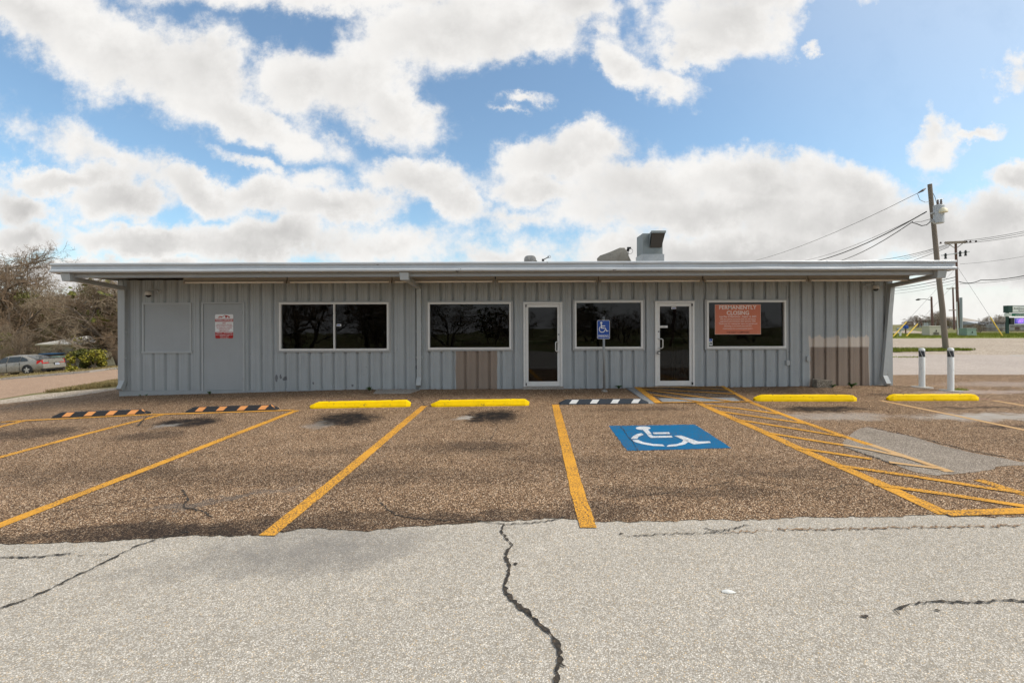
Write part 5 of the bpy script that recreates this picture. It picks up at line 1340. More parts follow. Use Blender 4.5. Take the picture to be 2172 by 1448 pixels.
def guy(p0, p1, g0, label):
    a, b = p0, p1; t_ = tag(empty('guy_wire', b), label, 'guy wire', 'guy wires')
    MB().tube([a - b, Vector((0, 0, 0))], .012, 5).build('strand', M['wire_grey'], t_); MB().tube([(a - b) * g0, (a - b) * .0], .05, 6).build('guard', M['guy_yellow'], t_)
ba = on(2127, 47.5); guy(at(2030, 565, PE), ba, .255, 'guy wire with yellow guard slanting down right of the green box')
ba = on(1921, 46.5); guy(at(2026, 600, PE), ba, .22, 'guy wire with yellow guard slanting down behind the leaning pole')
ba = on(1893, 46); guy(at(2026, 570, PE), ba, .2, 'guy wire with yellow guard beside the building corner')
# third pole, far poles, street lamp
t_, d_ = pole(on(2024, 92), at(2021, 609, 92), .17, .12, 'pole_red', 'farther red-brown pole just left of the crossarm pole')
b3 = on(2024, 92)
for (x0, x1, y) in ((2008, 2033, 612), (2013, 2040, 658)):
    MB().tube([at(x0, y, 91.8) - b3, at(x1, y - 1, 91.8) - b3], .1, 6).build('crossarm', M['crossarm'], t_)
for i, (px_, py_, d, lab) in enumerate(((1943, 676, 140, 'distant thin pole above the bare bushes'), (1951, 673, 125, 'distant leaning pole left of the small hanging sign'), (1989, 676, 120, 'distant short pole behind the tan box'), (1935, 681, 170, 'farthest pole near the building corner'))):
    bb = on(px_ + (5 if i == 1 else 0), d); t_, dd = pole(bb, at(px_, py_, d), .16, .12, 'pole_red', lab)
    MB().tube([at(px_ - 7, py_ + 3, d) - bb, at(px_ + 7, py_ + 3, d) - bb], .12, 6).build('crossarm', M['crossarm'], t_)
bs_ = on(1978, 70); t_ = tag(empty('street_lamp', bs_), 'tall dark lamp post with curved arm reaching left', 'street lamp')
MB().tube([(0, 0, -.2), at(1975.5, 629, 70) - bs_], [.17, .12], 10).build('post', M['pole_red'], t_, smooth='auto')
MB().tube([at(*p, 70) - bs_ for p in ((1976, 637.5), (1968, 635), (1960, 634), (1951, 634.5))], .045, 6).build('arm', M['dark_metal'], t_, smooth=True)
MB().tube([at(*p, 70) - bs_ for p in ((1952, 634.5), (1948, 635), (1943, 636))], [.09, .16, .08], 8).build('lamp_head', M['dark_metal'], t_, smooth=True)
# ------------------------------------------------------------------ pad boxes, mail post, far signs
def pad(px0, px1, py0, d, dep, mat, label, name, vent=False):
    p = on((px0 + px1) / 2, d); w_ = (px1 - px0) / F * d; h_ = at(px0, py0, d).z - p.z
    t_ = tag(empty(name, p), label, 'utility box')
    MB().box(-w_/2 - .08, w_/2 + .08, -.08, dep + .08, -.1, .08).build('pad', M['curb'], t_)
    MB().hexa([(-w_/2, 0, .08), (w_/2, 0, .08), (w_/2, dep, .08), (-w_/2, dep, .08)], [(-w_/2, .06, h_), (w_/2, .06, h_), (w_/2, dep, h_), (-w_/2, dep, h_)]).build('cabinet', M[mat], t_, bevel=.03)
    MB().box(-w_/2 - .03, w_/2 + .03, .02, dep + .03, h_ - .1, h_ - .03).build('lid_rim', M[mat], t_)
    MB().box(w_ * .02, w_ * .06, -.03, .05, h_ * .4, h_ * .6).build('latch', M['dark_metal'], t_)
    if vent:
        for k in range(3): MB().box(-w_*.2, w_*.25, -.02, .03, .14 + k * .09, .19 + k * .09).build('vent_slot', M['vent_dark'], t_)
pad(2051.5, 2072, 696, 48, .9, 'pad_green', 'pale green transformer cabinet on the grass by the crossarm pole', 'transformer_cabinet')
pad(1972, 1998, 691, 50, 1.0, 'pad_tan', 'tan utility cabinet half behind the leaning pole', 'utility_cabinet', True)
p = on(1909.5, 47.5); t_ = tag(empty('mailbox', p), 'grey mailbox on a pale post beside the building corner', 'mailbox')
MB().box(-.07, .07, -.07, .07, -.1, .62).build('post', M['white'], t_)
MB().prism_y([(-.16, .6), (.16, .6), (.16, .78)] + [(.16*math.cos(a*.314), .78 + .13*math.sin(a*.314)) for a in range(1, 10)] + [(-.16, .78)], -.28, .28).build('box', M['pipe_grey'], t_, recalc=True)
p = on(1963.5, 62); t_ = tag(empty('small_sign', p), 'small hanging sign on a thin post left of the tan cabinet', 'sign')
z1 = at(1963, 678, 62).z - p.z
MB().tube([(0, 0, 0), (0, 0, z1)], .06, 8).build('post', M['pole_red'], t_); MB().box(-.6, .6, -.05, .0, z1 - .3, z1 - .2).build('bracket', M['dark_metal'], t_); MB().box(-.3, .3, -.05, 0, z1 - 1.15, z1 - .4).build('panel', M['pipe_grey'], t_)
p = on(1921, 60); t_ = tag(empty('mailbox', p), 'small blue mailbox far off beside the gravel mound', 'mailbox')
MB().box(-.06, .06, -.06, .06, 0, .7).build('post', M['pole_red'], t_); MB().box(-.22, .22, -.2, .2, .7, 1.15).build('box', M['blue_sign'], t_, bevel=.05)
# storage pylon sign
SD = 56.0; p = on(2136.5, SD); t_ = tag(empty('pylon_sign', p), 'green and white storage sign with purple lit screen at the right edge', 'sign')
X_ = lambda px: (px - 2136.5) / F * SD; Zs = lambda py: at(2136, py, SD).z - p.z
MB().box(-.11, .11, -.11, .11, -.2, Zs(648)).build('post', M['dark_green'], t_)
MB().box(X_(2215) - .11, X_(2215) + .11, -.11, .11, -.2, Zs(648)).build('post', M['dark_green'], t_)
MB().box(X_(2133.5), X_(2218), -.3, .3, Zs(663), Zs(648)).build('cabinet', M['dark_green'], t_)
MB().box(X_(2142), X_(2210), -.33, -.305, Zs(662), Zs(649)).build('face', M['white_sign'], t_)
text('RiteSpace', 'grey_print', t_, X_(2156), Zs(656.8), X_(2167.5) - X_(2144.5), Zs(653) - Zs(656.8), -.345, bold=.01)
text('Storage', 'grey_print', t_, X_(2160.5), Zs(660.5), X_(2167.5) - X_(2154), Zs(657.5) - Zs(660.5), -.345, bold=.02)
flat(t_, 'gold', [[(X_(2169), Zs(660.5)), (X_(2180), Zs(660.5)), (X_(2180), Zs(653.5)), (X_(2169), Zs(653.5))]], -.345, 'gold_square')
flat(t_, 'grey_print', [[(X_(2151), Zs(652.6)), (X_(2168), Zs(649.8)), (X_(2168), Zs(649.4)), (X_(2151), Zs(652.1))], [(X_(2168), Zs(649.8)), (X_(2185), Zs(652.6)), (X_(2185), Zs(652.1)), (X_(2168), Zs(649.4))]], -.345, 'roof_mark')
MB().box(X_(2133.5), X_(2218), -.2, .2, Zs(671), Zs(664)).build('cabinet', M['white_sign'], t_)
MB().box(X_(2142.5), X_(2214), -.225, -.205, Zs(670), Zs(665)).build('face', M['green_sign'], t_)
text('CLIMATE CONTROL', 'white_sign', t_, X_(2168), Zs(667), X_(2184) - X_(2152), .09, -.24, bold=.02); text('254-662-0000', 'white_sign', t_, X_(2164), Zs(669.6), X_(2178) - X_(2147), .09, -.24, bold=.02)
MB().box(X_(2139), X_(2216), -.25, .25, Zs(688), Zs(673.5)).build('screen_case', M['black'], t_)
MB().box(X_(2146.5), X_(2212), -.28, -.255, Zs(687.8), Zs(674)).build('screen_border', M['white_sign'], t_)
MB().box(X_(2147), X_(2211.5), -.295, -.285, Zs(686), Zs(675)).build('screen', M['led'], t_)
for s, yy, x0, x1 in (('NEW UNITS AVAILABLE', 678, 2149, 2180), ('ALL SIZES', 680.3, 2155, 2170), ('Business Storage', 682.6, 2150, 2172), ('Apartments', 684.6, 2154, 2167)):
    text(s, 'led_txt', t_, (X_(x0) + X_(x1)) / 2, Zs(yy), X_(x1) - X_(x0), .07, -.3, bold=.02)
# ------------------------------------------------------------------ far houses, storage units, fence on the right
def gable(px0, px1, pyb, pye, pyr, d, dep, wall, roof, label, wins=(), ridge=(.0, 1.0)):
    p = on((px0 + px1) / 2, d); w_ = (px1 - px0) / F * d
    t_ = tag(empty('house', p), label, 'building'); Z_ = lambda py: at(px0, py, d).z - p.z
    ze, zr = Z_(pye), Z_(pyr)
    MB().box(-w_/2, w_/2, 0, dep, -.5, ze).build('wall', M[wall], t_)
    e = .4
    MB().add([(-w_/2 - e, -e, ze - .05), (w_/2 + e, -e, ze - .05), (-w_/2 - e + w_ * ridge[0], dep/2, zr), (w_/2 + e - w_ * (1 - ridge[1]), dep/2, zr), (-w_/2 - e, dep + e, ze - .05), (w_/2 + e, dep + e, ze - .05)],
             [(0, 1, 3, 2), (4, 2, 3, 5), (0, 2, 4), (1, 5, 3), (0, 4, 5, 1)]).build('roof', M[roof], t_)
    for (a, b, c, d2) in wins:
        X2 = lambda px: (px - (px0 + px1) / 2) / F * d
        f_ = MB().box(X2(a), X2(b), -.06, .02, Z_(d2), Z_(c)).build('window', M['house_white'], t_); 
        MB().box(X2(a) + .12, X2(b) - .12, -.09, -.062, Z_(d2) + .12, Z_(c) - .12).build('pane', M['win_dark'], f_)
    return t_
gable(2038, 2078, 702, 681, 671, 120, 12, 'house_white', 'roof_tan', 'white house with tan hip roof behind the bare bushes', [(2041, 2049, 682, 688)], (.28, .97))
gable(2008, 2038, 702, 679, 677, 135, 10, 'house_tan', 'roof_tan', 'long tan metal building left of the white house', [(2013, 2018, 688, 692)])
gable(2085, 2180, 704, 688, 681, 110, 8, 'house_tan', 'roof_grey', 'low building with grey roof behind the storage sign', [])
def unit(px0, px1, pyt, d, label, nd):
    p = on((px0 + px1) / 2, d); w_ = (px1 - px0) / F * d; h_ = at(px0, pyt, d).z - p.z
    t_ = tag(empty('storage_unit', p), label, 'storage unit', 'storage units')
    MB().box(-w_/2, w_/2, 0, 4, -.3, h_ - .25).build('wall', M['house_tan'], t_); MB().box(-w_/2 - .1, w_/2 + .1, -.1, 4.1, h_ - .25, h_).build('roof_edge', M['house_white'], t_)
    for k in range(nd):
        x0 = -w_/2 + w_ * (k + .12) / nd; x1 = -w_/2 + w_ * (k + .88) / nd
        MB().box(x0, x1, -.03, .01, 0, h_ - .5).build('roller_door', M['brick' if k % 2 else 'house_white'], t_)
unit(2084, 2110, 697, 82, 'lowest white storage row behind the yellow guy guard', 5)
unit(2110, 2141, 692, 80, 'white storage row just left of the storage sign post', 4)
unit(2141, 2230, 688, 84, 'tan storage row under the lit screen', 8)
fc = tag(empty('iron_fence', on(2130, 72)), 'black picket fence in front of the storage rows', 'fence'); fb_ = on(2130, 72)
for i in range(60):
    px_ = 2075 + i * 2.6; q_ = on(px_, 72) - fb_
    MB().box(q_.x - .025, q_.x + .025, -.025, .025, q_.z, q_.z + 1.55).build('picket' if i % 8 else 'post', M['black'], fc)
q0, q1 = on(2075, 72) - fb_, on(2230, 72) - fb_
for z in (.25, 1.4): MB().tube([q0 + Vector((0, 0, z)), q1 + Vector((0, 0, z))], .03, 5).build('rail', M['black'], fc)
def mound(px0, px1, pyt, d, mat, label):
    p = on((px0 + px1) / 2, d); w_ = (px1 - px0) / F * d; h_ = at(px0, pyt, d).z - p.z; mb = MB(); n, m_ = 18, 6
    for i in range(m_ + 1):
        for k in range(n):
            r = i / m_; a = 2*math.pi*k/n
            mb.v.append((w_/2*r*math.cos(a), 3*r*math.sin(a), h_*(1 - r**1.7) + .12*mnoise.noise((k*.7, i*.8, 2)) - .05))
    mb.f = [(i*n+k, i*n+(k+1) % n, (i+1)*n+(k+1) % n, (i+1)*n+k) for i in range(m_) for k in range(n)]; mb.mi = [0]*len(mb.f)
    o = mb.build('gravel_mound', M[mat], None, smooth=True); o.location = p; tag(o, label, 'mound')
mound(1885, 1965, 700.5, 62, 'gravel', 'low pale gravel mound beyond the grass at the building corner')
# ------------------------------------------------------------------ grass blades
def blades(name, fn, n, h_, mat, seed, label):
    rr = random.Random(seed); mb = MB()
    for _ in range(n):
        x, y = fn(rr); z = G(x, y) + .02; a = rr.uniform(0, 6.28); hh = h_ * rr.uniform(.5, 1.4); w_ = .012 + .006 * rr.random(); b_ = hh * rr.uniform(.1, .7)
        ca, sa = math.cos(a), math.sin(a); ex, ey = math.cos(a + rr.uniform(.6, 2.4)) * b_, math.sin(a + 1.5) * b_
        mb.add([(x - ca*w_, y - sa*w_, z), (x + ca*w_, y + sa*w_, z), (x + ex, y + ey, z + hh)], [(0, 1, 2)])
    tag(mb.build(name, M[mat]), label, None, None, 'stuff')
def in_poly(poly):
    x0, x1 = min(p[0] for p in poly), max(p[0] for p in poly); y0, y1 = min(p[1] for p in poly), max(p[1] for p in poly)
    def f(rr):
        while True:
            x, y = rr.uniform(x0, x1), rr.uniform(y0, y1); c_ = False
            for i in range(len(poly)):
                (ax, ay), (bx, by) = poly[i-1], poly[i]
                if (ay > y) != (by > y) and x < (bx - ax) * (y - ay) / (by - ay) + ax: c_ = not c_
            if c_: return x, y
    return f
blades('grass', in_poly([(p[0], p[1]) for p in isl]), 14000, .10, 'grass', 1, 'short green grass round the leaning pole')
blades('grass', lambda rr: (rr.uniform(34, 70), rr.uniform(41.8, 62)), 26000, .14, 'grass', 2, 'green grass strip beyond the gravel yard')
vpoly = [tuple(gp_(*p)[:2]) for p in ((90,834),(180,826),(250,819),(252,808),(190,819),(120,830))]
blades('grass', in_poly(vpoly), 5000, .09, 'dry_grass', 3, 'dry grass between the shoulder and the street')
blades('grass', lambda rr: (lambda x: (x, gp_(1086 + x / 30 * F, 795).y + rr.uniform(.6, 5)) if False else (x, 26.6 + (x + 36) * .12 + rr.uniform(0, 9)))(rr.uniform(-48, -20)), 16000, .12, 'dry_grass', 4, 'dry grass verge beyond the street')
def tuft(px, py, n, r, label):
    c = gp_(px, py); rr = random.Random(px); mb = MB()
    for _ in range(n):
        a = rr.uniform(0, 6.28); d = r * rr.random() ** .6; x, y = d * math.cos(a) * 1.8, d * math.sin(a) * .7; hh = .05 * rr.uniform(.4, 1.3)
        mb.add([(x - .008, y, 0), (x + .008, y, 0), (x + rr.uniform(-.03, .03), y + rr.uniform(-.03, .03), hh)], [(0, 1, 2)])
    o = mb.build('grass_tuft', M['grass']); o.location = c + Vector((0, 0, .01)); tag(o, label, 'grass tuft')
tuft(2034, 828, 160, .14, 'grass tuft at the foot of the nearer bollard'); tuft(1920, 758, 260, .5, 'low grass patch on the apron behind the building corner')
# ------------------------------------------------------------------ trees
def grow_tree(seed, height, spread, mat_twig, base_r=.16, trunks=1, nl=(7, 7, 7, 5), up=.35, droop=0., leafy=0, leafmat='leaf_olive', first=.22):
    rr = random.Random(seed); tk, cr, lf = MB(), MB(), MB()
    def rv(s): return Vector((rr.gauss(0, s), rr.gauss(0, s), rr.gauss(0, s)))
    def grow(p, d, L, r, lev):
        segs = 5 if lev == 0 else (4 if lev < 3 else 3)
        pts, rad = [p.copy()], [r]; q = p.copy(); dd = d.normalized()
        for k in range(segs):
            dd = (dd + rv(.10 + .05 * lev) + Vector((0, 0, (up if lev < 3 else .1) * .12 - droop * .1 * lev))).normalized()
            q = q + dd * (L / segs); pts.append(q.copy()); rad.append(max(r * (1 - .75 * (k + 1) / segs), .006))
        (tk if lev <= 1 else cr).tube(pts, rad, 7 if lev == 0 else (5 if lev == 1 else 3), cap=False)
        if lev < len(nl):
            n = nl[lev]
            for i in range(n):
                t_ = first + (1 - first) * (i + rr.random()) / n if lev == 0 else .2 + .8 * (i + rr.random()) / n
                f = t_ * segs; k = min(int(f), segs - 1); pp = pts[k].lerp(pts[k+1], f - k)
                ax = (pts[k+1] - pts[k]).normalized(); side = ax.cross(rv(1)).normalized()
                ang = R(rr.uniform(28, 68)); nd = (ax * math.cos(ang) + side * math.sin(ang) * (spread if lev == 0 else 1)).normalized()
                if lev < 2: nd.z = max(nd.z, -.05 - droop)
                grow(pp, nd, L * rr.uniform(.38, .62) * (1.15 - .35 * t_), max(rad[k] * .6, .007), lev + 1)
        elif leafy and rr.random() < leafy:
            for _ in range(3):
                c_ = pts[-1] + rv(.12); a, b = rv(.09), rv(.09); lf.add([c_ - a, c_ + b, c_ + a, c_ - b], [(0, 1, 2, 3)])
    for k in range(trunks):
        a = 6.28 * k / trunks + rr.random(); ln = 0 if trunks == 1 else rr.uniform(.25, .6)
        grow(Vector((.2 * math.cos(a) * (trunks > 1), .2 * math.sin(a) * (trunks > 1), -.2)), Vector((math.cos(a) * ln, math.sin(a) * ln, 1)), height * rr.uniform(.5, .62), base_r, 0)
    root = empty('bare_tree', (0, 0, 0))
    tk.build('trunk', M['bark'], root, smooth=True); cr.build('crown', M[mat_twig], root)
    if leafy: lf.build('leaves', M[leafmat], root)
    zmax = max(v[2] for v in cr.v)
    root['h'] = zmax
    return root
def clump(parent, c, r, n, mat, seed, name='mistletoe'):
    rr = random.Random(seed); mb = MB()
    for _ in range(n):
        v = Vector((rr.gauss(0, .5), rr.gauss(0, .5), rr.gauss(0, .4))) * r + Vector(c); a = Vector((rr.gauss(0, 1), rr.gauss(0, 1), rr.gauss(0, 1))).normalized() * .09; b = a.cross(Vector((rr.gauss(0, 1), rr.gauss(0, 1), rr.gauss(0, 1)))).normalized() * .06
        mb.add([v - a, v + b, v + a, v - b], [(0, 1, 2, 3)])
    mb.build(name, M[mat], parent)
protos = {'big': grow_tree(11, 15, 1.3, 'twig', .3, 1, (11, 10, 9, 6), .3, 0, 0), 'scrub': grow_tree(5, 8, 1.4, 'twig', .12, 4, (8, 7, 7, 5), .2, .1),
          'grey': grow_tree(8, 8, 1.3, 'twig_grey', .12, 3, (9, 8, 7, 5), .25, .15), 'live': grow_tree(21, 8, 1.3, 'twig', .16, 2, (9, 8, 7, 5), .2, .1, .035)}
usedp = set()
def tree(kind, px, d, h_, rz, label, sxy=1., group='bare trees and scrub beyond the street', pos=None):
    o = protos[kind]
    if kind in usedp: o = copy_tree(o)
    usedp.add(kind)
    p = Vector((pos[0], pos[1], G(*pos))) if pos else on(px, d)
    k = h_ / o['h']; o.location = p; o.scale = (k * sxy, k * sxy, k); o.rotation_euler = (0, 0, rz); o.name = 'bare_tree'
    tag(o, label, 'tree', group); return o
t1 = tree('big', 6, 47, 13.8, .6, 'tall spreading bare tree at the left edge above the car', .95)
spec = [('scrub', -45, 43, 7.0, 1.1, 'bushy bare tree right behind the car roof'), ('live', 55, 56, 9.0, 2.0, 'bare tree with a few olive leaves behind the car boot'),
 ('grey', 105, 58, 9.4, .3, 'grey bare tree rising behind the small house roof'), ('scrub', 140, 62, 10.4, 4.0, 'dense brown tree behind the right half of the small house'),
 ('grey', 186, 58, 10.4, 2.6, 'tall grey scrub tree right of the small house'), ('scrub', 272, 43, 8.2, 5.1, 'thick brown thicket beside the yellow-green bush'),
 ('live', 262, 42, 8.6, .9, 'leafy scrub tree touching the building corner'), ('grey', 285, 40, 8.8, 3.5, 'grey tangled tree half hidden by the building corner'),
 ('scrub', -30, 54, 8.5, 2.2, 'bare tree beneath the tall tree at the left edge'), ('live', 85, 60, 9.0, 5.5, 'distant olive-tinged tree above the small house'),
 ('grey', 40, 62, 8.5, 1.9, 'distant grey tree behind the car'), ('scrub', 175, 64, 10.5, .5, 'distant brown tree behind the house chimney side'), ('scrub', 240, 58, 11, 1.5, 'distant tall brown tree behind the building corner'),
 ('grey', 10, 36.5, 4.2, 4.4, 'low grey shrub tree just behind the car'), ('scrub', 292, 38, 5.5, 2.9, 'low tangled thicket at the foot of the corner trees')]
spec += [('grey', 22, 51, 13.0, 2.4, 'tall airy bare tree just right of the tallest tree at the left edge'), ('grey', 112, 41, 2.4, 1.2, 'thin bare sapling in front of the small house left side')]
for k, px_, d, h_, rz, lab in spec: tree(k, px_, d, h_, rz, lab)
spec2 = [('grey', 2062, 64, 1.4, 1., 'low bare bush left of the white house front', 1.5), ('scrub', 2078, 66, 1.3, 2., 'low brown bush right of the white house front', 1.5), ('grey', 2100, 90, 2.8, 3., 'far bare tree above the yellow guy guard', 1.2), ('grey', 2123, 96, 3.2, 4., 'far bare tree left of the storage sign', 1.2),
 ('scrub', 1925, 120, 2.2, 1.5, 'far bare bush beyond the gravel mound', 1.5), ('scrub', 1945, 130, 4.2, 2.5, 'far bare tree under the distant thin pole', 1.4), ('grey', 1985, 118, 4.6, .5, 'far bare tree behind the tan cabinet', 1.2), ('scrub', 2010, 100, 3, 3.3, 'far bare tree between the leaning pole and the crossarm pole', 1.2), ('live', 2006, 88, 1.8, .2, 'low green shrub left of the crossarm pole', 1.4)]
for k, px_, d, h_, rz, lab, s in spec2: tree(k, px_, d, h_, rz, lab, s, 'bare trees and bushes on the right')
# trees across the street behind the camera: the windows mirror them
rr = random.Random(77)
names = ['tall bare tree mirrored in the two-pane window', 'bushy bare tree mirrored in the two-pane window', 'grey bare tree mirrored in the middle window', 'bare tree mirrored in the left glass door', 'scrub mirrored in the window by the parking sign', 'low scrub mirrored in the right glass door', 'low scrub mirrored in the poster window']
mir = [(-32, -22, 14, 'big'), (-23, -26, 12, 'scrub'), (-38, -30, 13, 'grey'), (-15, -30, 7.5, 'scrub'), (-27, -20, 9, 'live'), (-8, -34, 6.2, 'grey'), (-18, -36, 8, 'live'), (1, -38, 5.2, 'scrub'), (8, -40, 5.5, 'grey'), (16, -42, 5.0, 'scrub'), (25, -42, 5.6, 'grey'), (33, -40, 5.2, 'scrub'), (-3, -44, 5.6, 'live'), (12, -48, 6.5, 'live'), (22, -50, 6.2, 'scrub'), (-12, -24, 5.0, 'grey')]
for i, (x, y, h_, k) in enumerate(mir):
    tree(k, 0, 0, h_, rr.uniform(0, 6), 'bare tree across the street, seen only as a reflection in the dark windows', 1.25, 'trees mirrored in the windows', (x, y))
t_, d_ = pole(Vector((17, -26, G(17, -26))), Vector((18.2, -26, 8.6)), .16, .12, 'pole_red', 'dark pole mirrored in the right glass door')
MB().tube([(d_.x - .9, 0, d_.z - .3), (d_.x + .9, 0, d_.z - .1)], .06, 6).build('crossarm', M['crossarm'], t_)
# mistletoe and bushes
def bush(px, d, w_, h_, n, mat, label, seed, stems=6):
    p = on(px, d); t_ = tag(empty('evergreen_bush', p), label, 'bush', 'leafy bushes by the street'); rr = random.Random(seed); mb = MB()
    blobs = [(Vector((rr.uniform(-.6, .6) * w_, rr.uniform(-.5, .5) * w_, rr.uniform(.2, .85) * h_)), rr.uniform(.25, .5)) for _ in range(16)]
    for _ in range(n):
        c_, r = rr.choice(blobs); v = Vector((rr.gauss(0, 1), rr.gauss(0, 1), rr.gauss(0, 1))).normalized() * r * w_ * rr.uniform(.55, 1.0); v.z *= .8; v = v + c_
        if v.z < .02: continue
        a = Vector((rr.gauss(0, 1), rr.gauss(0, 1), rr.gauss(0, 1))).normalized() * .08; b = a.cross(Vector((rr.gauss(0, 1), rr.gauss(0, 1), rr.gauss(0, 1)))).normalized() * .045
        mb.add([v - a, v + b, v + a, v - b], [(0, 1, 2, 3)])
    mb.build('foliage', M[mat], t_); st = MB()
    for _ in range(stems): st.tube([(0, 0, 0), (rr.uniform(-.5, .5) * w_, rr.uniform(-.3, .3) * w_, h_ * rr.uniform(.5, .9))], [.03, .012], 5)
    st.build('stems', M['bark'], t_)
bush(190, 33.5, .95, 1.6, 9000, 'leaf_olive', 'rounded olive green bush right of the small house', 1)
bush(199, 33.0, .8, 1.75, 700, 'leaf_bright', 'sparse yellow-green sprays over the rounded bush', 2)
bush(148, 32.5, .3, 1.3, 350, 'leaf_bright', 'thin yellow-green sapling beside the bins', 3, 2)
bush(152, 31.5, .35, .4, 300, 'leaf_bright', 'low yellow-green plant at the verge edge', 4, 2)
bush(160, 38, .6, 3.4, 160, 'leaf_bright', 'tall sparse sapling with yellow leaves before the small house', 5, 5)
bush(5, 42, 1.0, 4.5, 900, 'leaf_olive', 'olive leafed shrub under the tall tree at the left edge', 6)
bush(95, 54, 1.2, 5.6, 900, 'leaf_olive', 'olive leafed shrub behind the small house corner', 7)
for px_, py_, d, s in ((52, 629, 46, 1), (55, 632, 45.5, 2), (185, 617, 44, 3)):
    c = at(px_, py_, d); b_ = t1
    g_ = tag(empty('mistletoe', c), ['', 'larger olive mistletoe ball in the tall bare tree', 'smaller olive mistletoe ball beside the larger one in the tall tree', 'olive mistletoe ball high in the scrub near the gutter'][s], 'mistletoe', 'mistletoe balls')
    clump(g_, (0, 0, 0), .75 if s != 2 else .5, 350, 'leaf_olive', s, 'leaves'); MB().tube([(0, 0, -.5), (.1, .1, .3)], .02, 5).build('stem', M['bark'], g_)
# ------------------------------------------------------------------ small house beyond the street
HD = 43.; p = on(140, HD); t_ = tag(empty('small_house', p), 'small cream sided house with pale roof behind the scrub', 'house')
X_ = lambda px: (px - 140) / F * HD; Zh = lambda py: at(140, py, HD).z - p.z
ze, zr = Zh(729), Zh(713.5); zb_ = -.1
n = 9
for k in range(n):
    z0 = zb_ + (ze - zb_) * k / n; z1 = zb_ + (ze - zb_) * (k + 1) / n - .01
    MB().hexa([(X_(86), -.05, z0), (X_(187), -.05, z0), (X_(187), .05, z0), (X_(86), .05, z0)], [(X_(86), -.02, z1), (X_(187), -.02, z1), (X_(187), .05, z1), (X_(86), .05, z1)]).build('siding_board', M['siding'], t_)
MB().box(X_(86), X_(187), .06, 7, zb_, ze).build('wall', M['siding'], t_); MB().box(X_(187) + .02, X_(187) + .12, -.06, .1, zb_, ze).build('corner_board', M['dark_metal'], t_)
MB().add([(X_(84), -.4, ze), (X_(189), -.4, ze), (X_(112), 3.5, zr), (X_(206), 3.5, zr), (X_(84), 7.3, ze), (X_(189) + 1, 7.3, ze)], [(0, 1, 3, 2), (4, 2, 3, 5), (0, 2, 4), (1, 5, 3)]).build('roof', M['shingle'], t_)
MB().box(X_(84), X_(189), -.44, -.38, ze - .14, ze).build('eave_board', M['siding'], t_)
# bins and clutter by the verge
def bin_(px, d, w_, h_, body, lid, label):
    p = on(px, d); t_ = tag(empty('trash_bin', p), label, 'bin', 'bins by the verge')
    MB().hexa([(-w_*.42, -w_*.4, 0), (w_*.42, -w_*.4, 0), (w_*.42, w_*.4, 0), (-w_*.42, w_*.4, 0)], [(-w_/2, -w_/2, h_), (w_/2, -w_/2, h_), (w_/2, w_/2, h_), (-w_/2, w_/2, h_)]).build('body', M[body], t_, bevel=.02)
    MB().box(-w_*.55, w_*.55, -w_*.55, w_*.55, h_, h_ + .07).build('lid', M[lid], t_, bevel=.015)
    for s in (-1, 1): MB().tube([(s*w_*.4, w_*.4, .1), (s*w_*.46, w_*.4, .1)], .1, 10).build('wheel', M['tyre'], t_)
bin_(110, 37.5, 1.0, 1.45, 'bin_brown', 'bin_blue', 'brown bin with long blue lid behind the car')
bin_(133, 35.5, .8, 1.0, 'bin_brown', 'bin_brown', 'plain brown bin right of the car')
bin_(124, 36.5, .7, 1.15, 'siding', 'pad_green', 'pale bin with green lid behind the plain brown bin')
# ------------------------------------------------------------------ parked car: heading -x, near rear corner at the camera side
cx_, cy_ = -36.6, 33.95
t_ = tag(empty('parked_car', (cx_, cy_, G(cx_, cy_) + .02)), 'silver beige sedan parked on the far verge, seen from its rear corner', 'car')
slope = math.atan2(G(cx_ + 1.4, cy_) - G(cx_ - 1.4, cy_), 2.8); t_.rotation_euler = (0, -slope, 0)
# x forward = -x world; local: rear at +2.5, front at -2.5; width +-.92
st = [(-2.5,.42,.62,.60),(-2.42,.30,.70,.74),(-2.0,.22,.80,.86),(-1.2,.20,.92,.91),(-.6,.20,.96,.92),(.4,.20,.97,.92),(1.2,.20,.99,.92),(1.75,.21,1.02,.91),(2.2,.24,1.04,.89),(2.4,.30,1.02,.86),(2.5,.40,.96,.80)]
mb = MB(); K = 12
for x, zb_, zt, hw in st:
    zm = zb_ + (zt - zb_) * .55
    ring = [(-hw*.86, zb_), (-hw*.97, zb_ + .1), (-hw, zm), (-hw*.97, zt - .14), (-hw*.93, zt - .05), (-hw*.8, zt), (hw*.8, zt), (hw*.93, zt - .05), (hw*.97, zt - .14), (hw, zm), (hw*.97, zb_ + .1), (hw*.86, zb_)]
    mb.v += [(x, y, z) for y, z in ring]
mb.f = [(i*K + k, i*K + (k+1) % K, (i+1)*K + (k+1) % K, (i+1)*K + k) for i in range(len(st) - 1) for k in range(K)] + [tuple(range(K))[::-1], tuple(range((len(st)-1)*K, len(st)*K))]
mb.mi = [0]*len(mb.f); body = mb.build('body', M['car_paint'], t_, smooth='auto', recalc=True)
gx = [(-1.25, .95, .84, .0), (-.55, 1.36, .66, 1), (-.2, 1.45, .63, 1), (.6, 1.47, .63, 1), (1.05, 1.38, .64, 1), (1.95, 1.04, .80, .0)]
mb = MB(); ring_n = 6
for x, zt, hw, kk in gx:
    mb.v += [(x, -.84 if kk else -hw, .93), (x, -hw - .01, zt - .07), (x, -hw + .1, zt), (x, hw - .1, zt), (x, hw + .01, zt - .07), (x, .84 if kk else hw, .93)]
mb.f = [(i*6 + k, i*6 + k + 1, (i+1)*6 + k + 1, (i+1)*6 + k) for i in range(5) for k in range(5)]; mb.mi = [0]*len(mb.f)
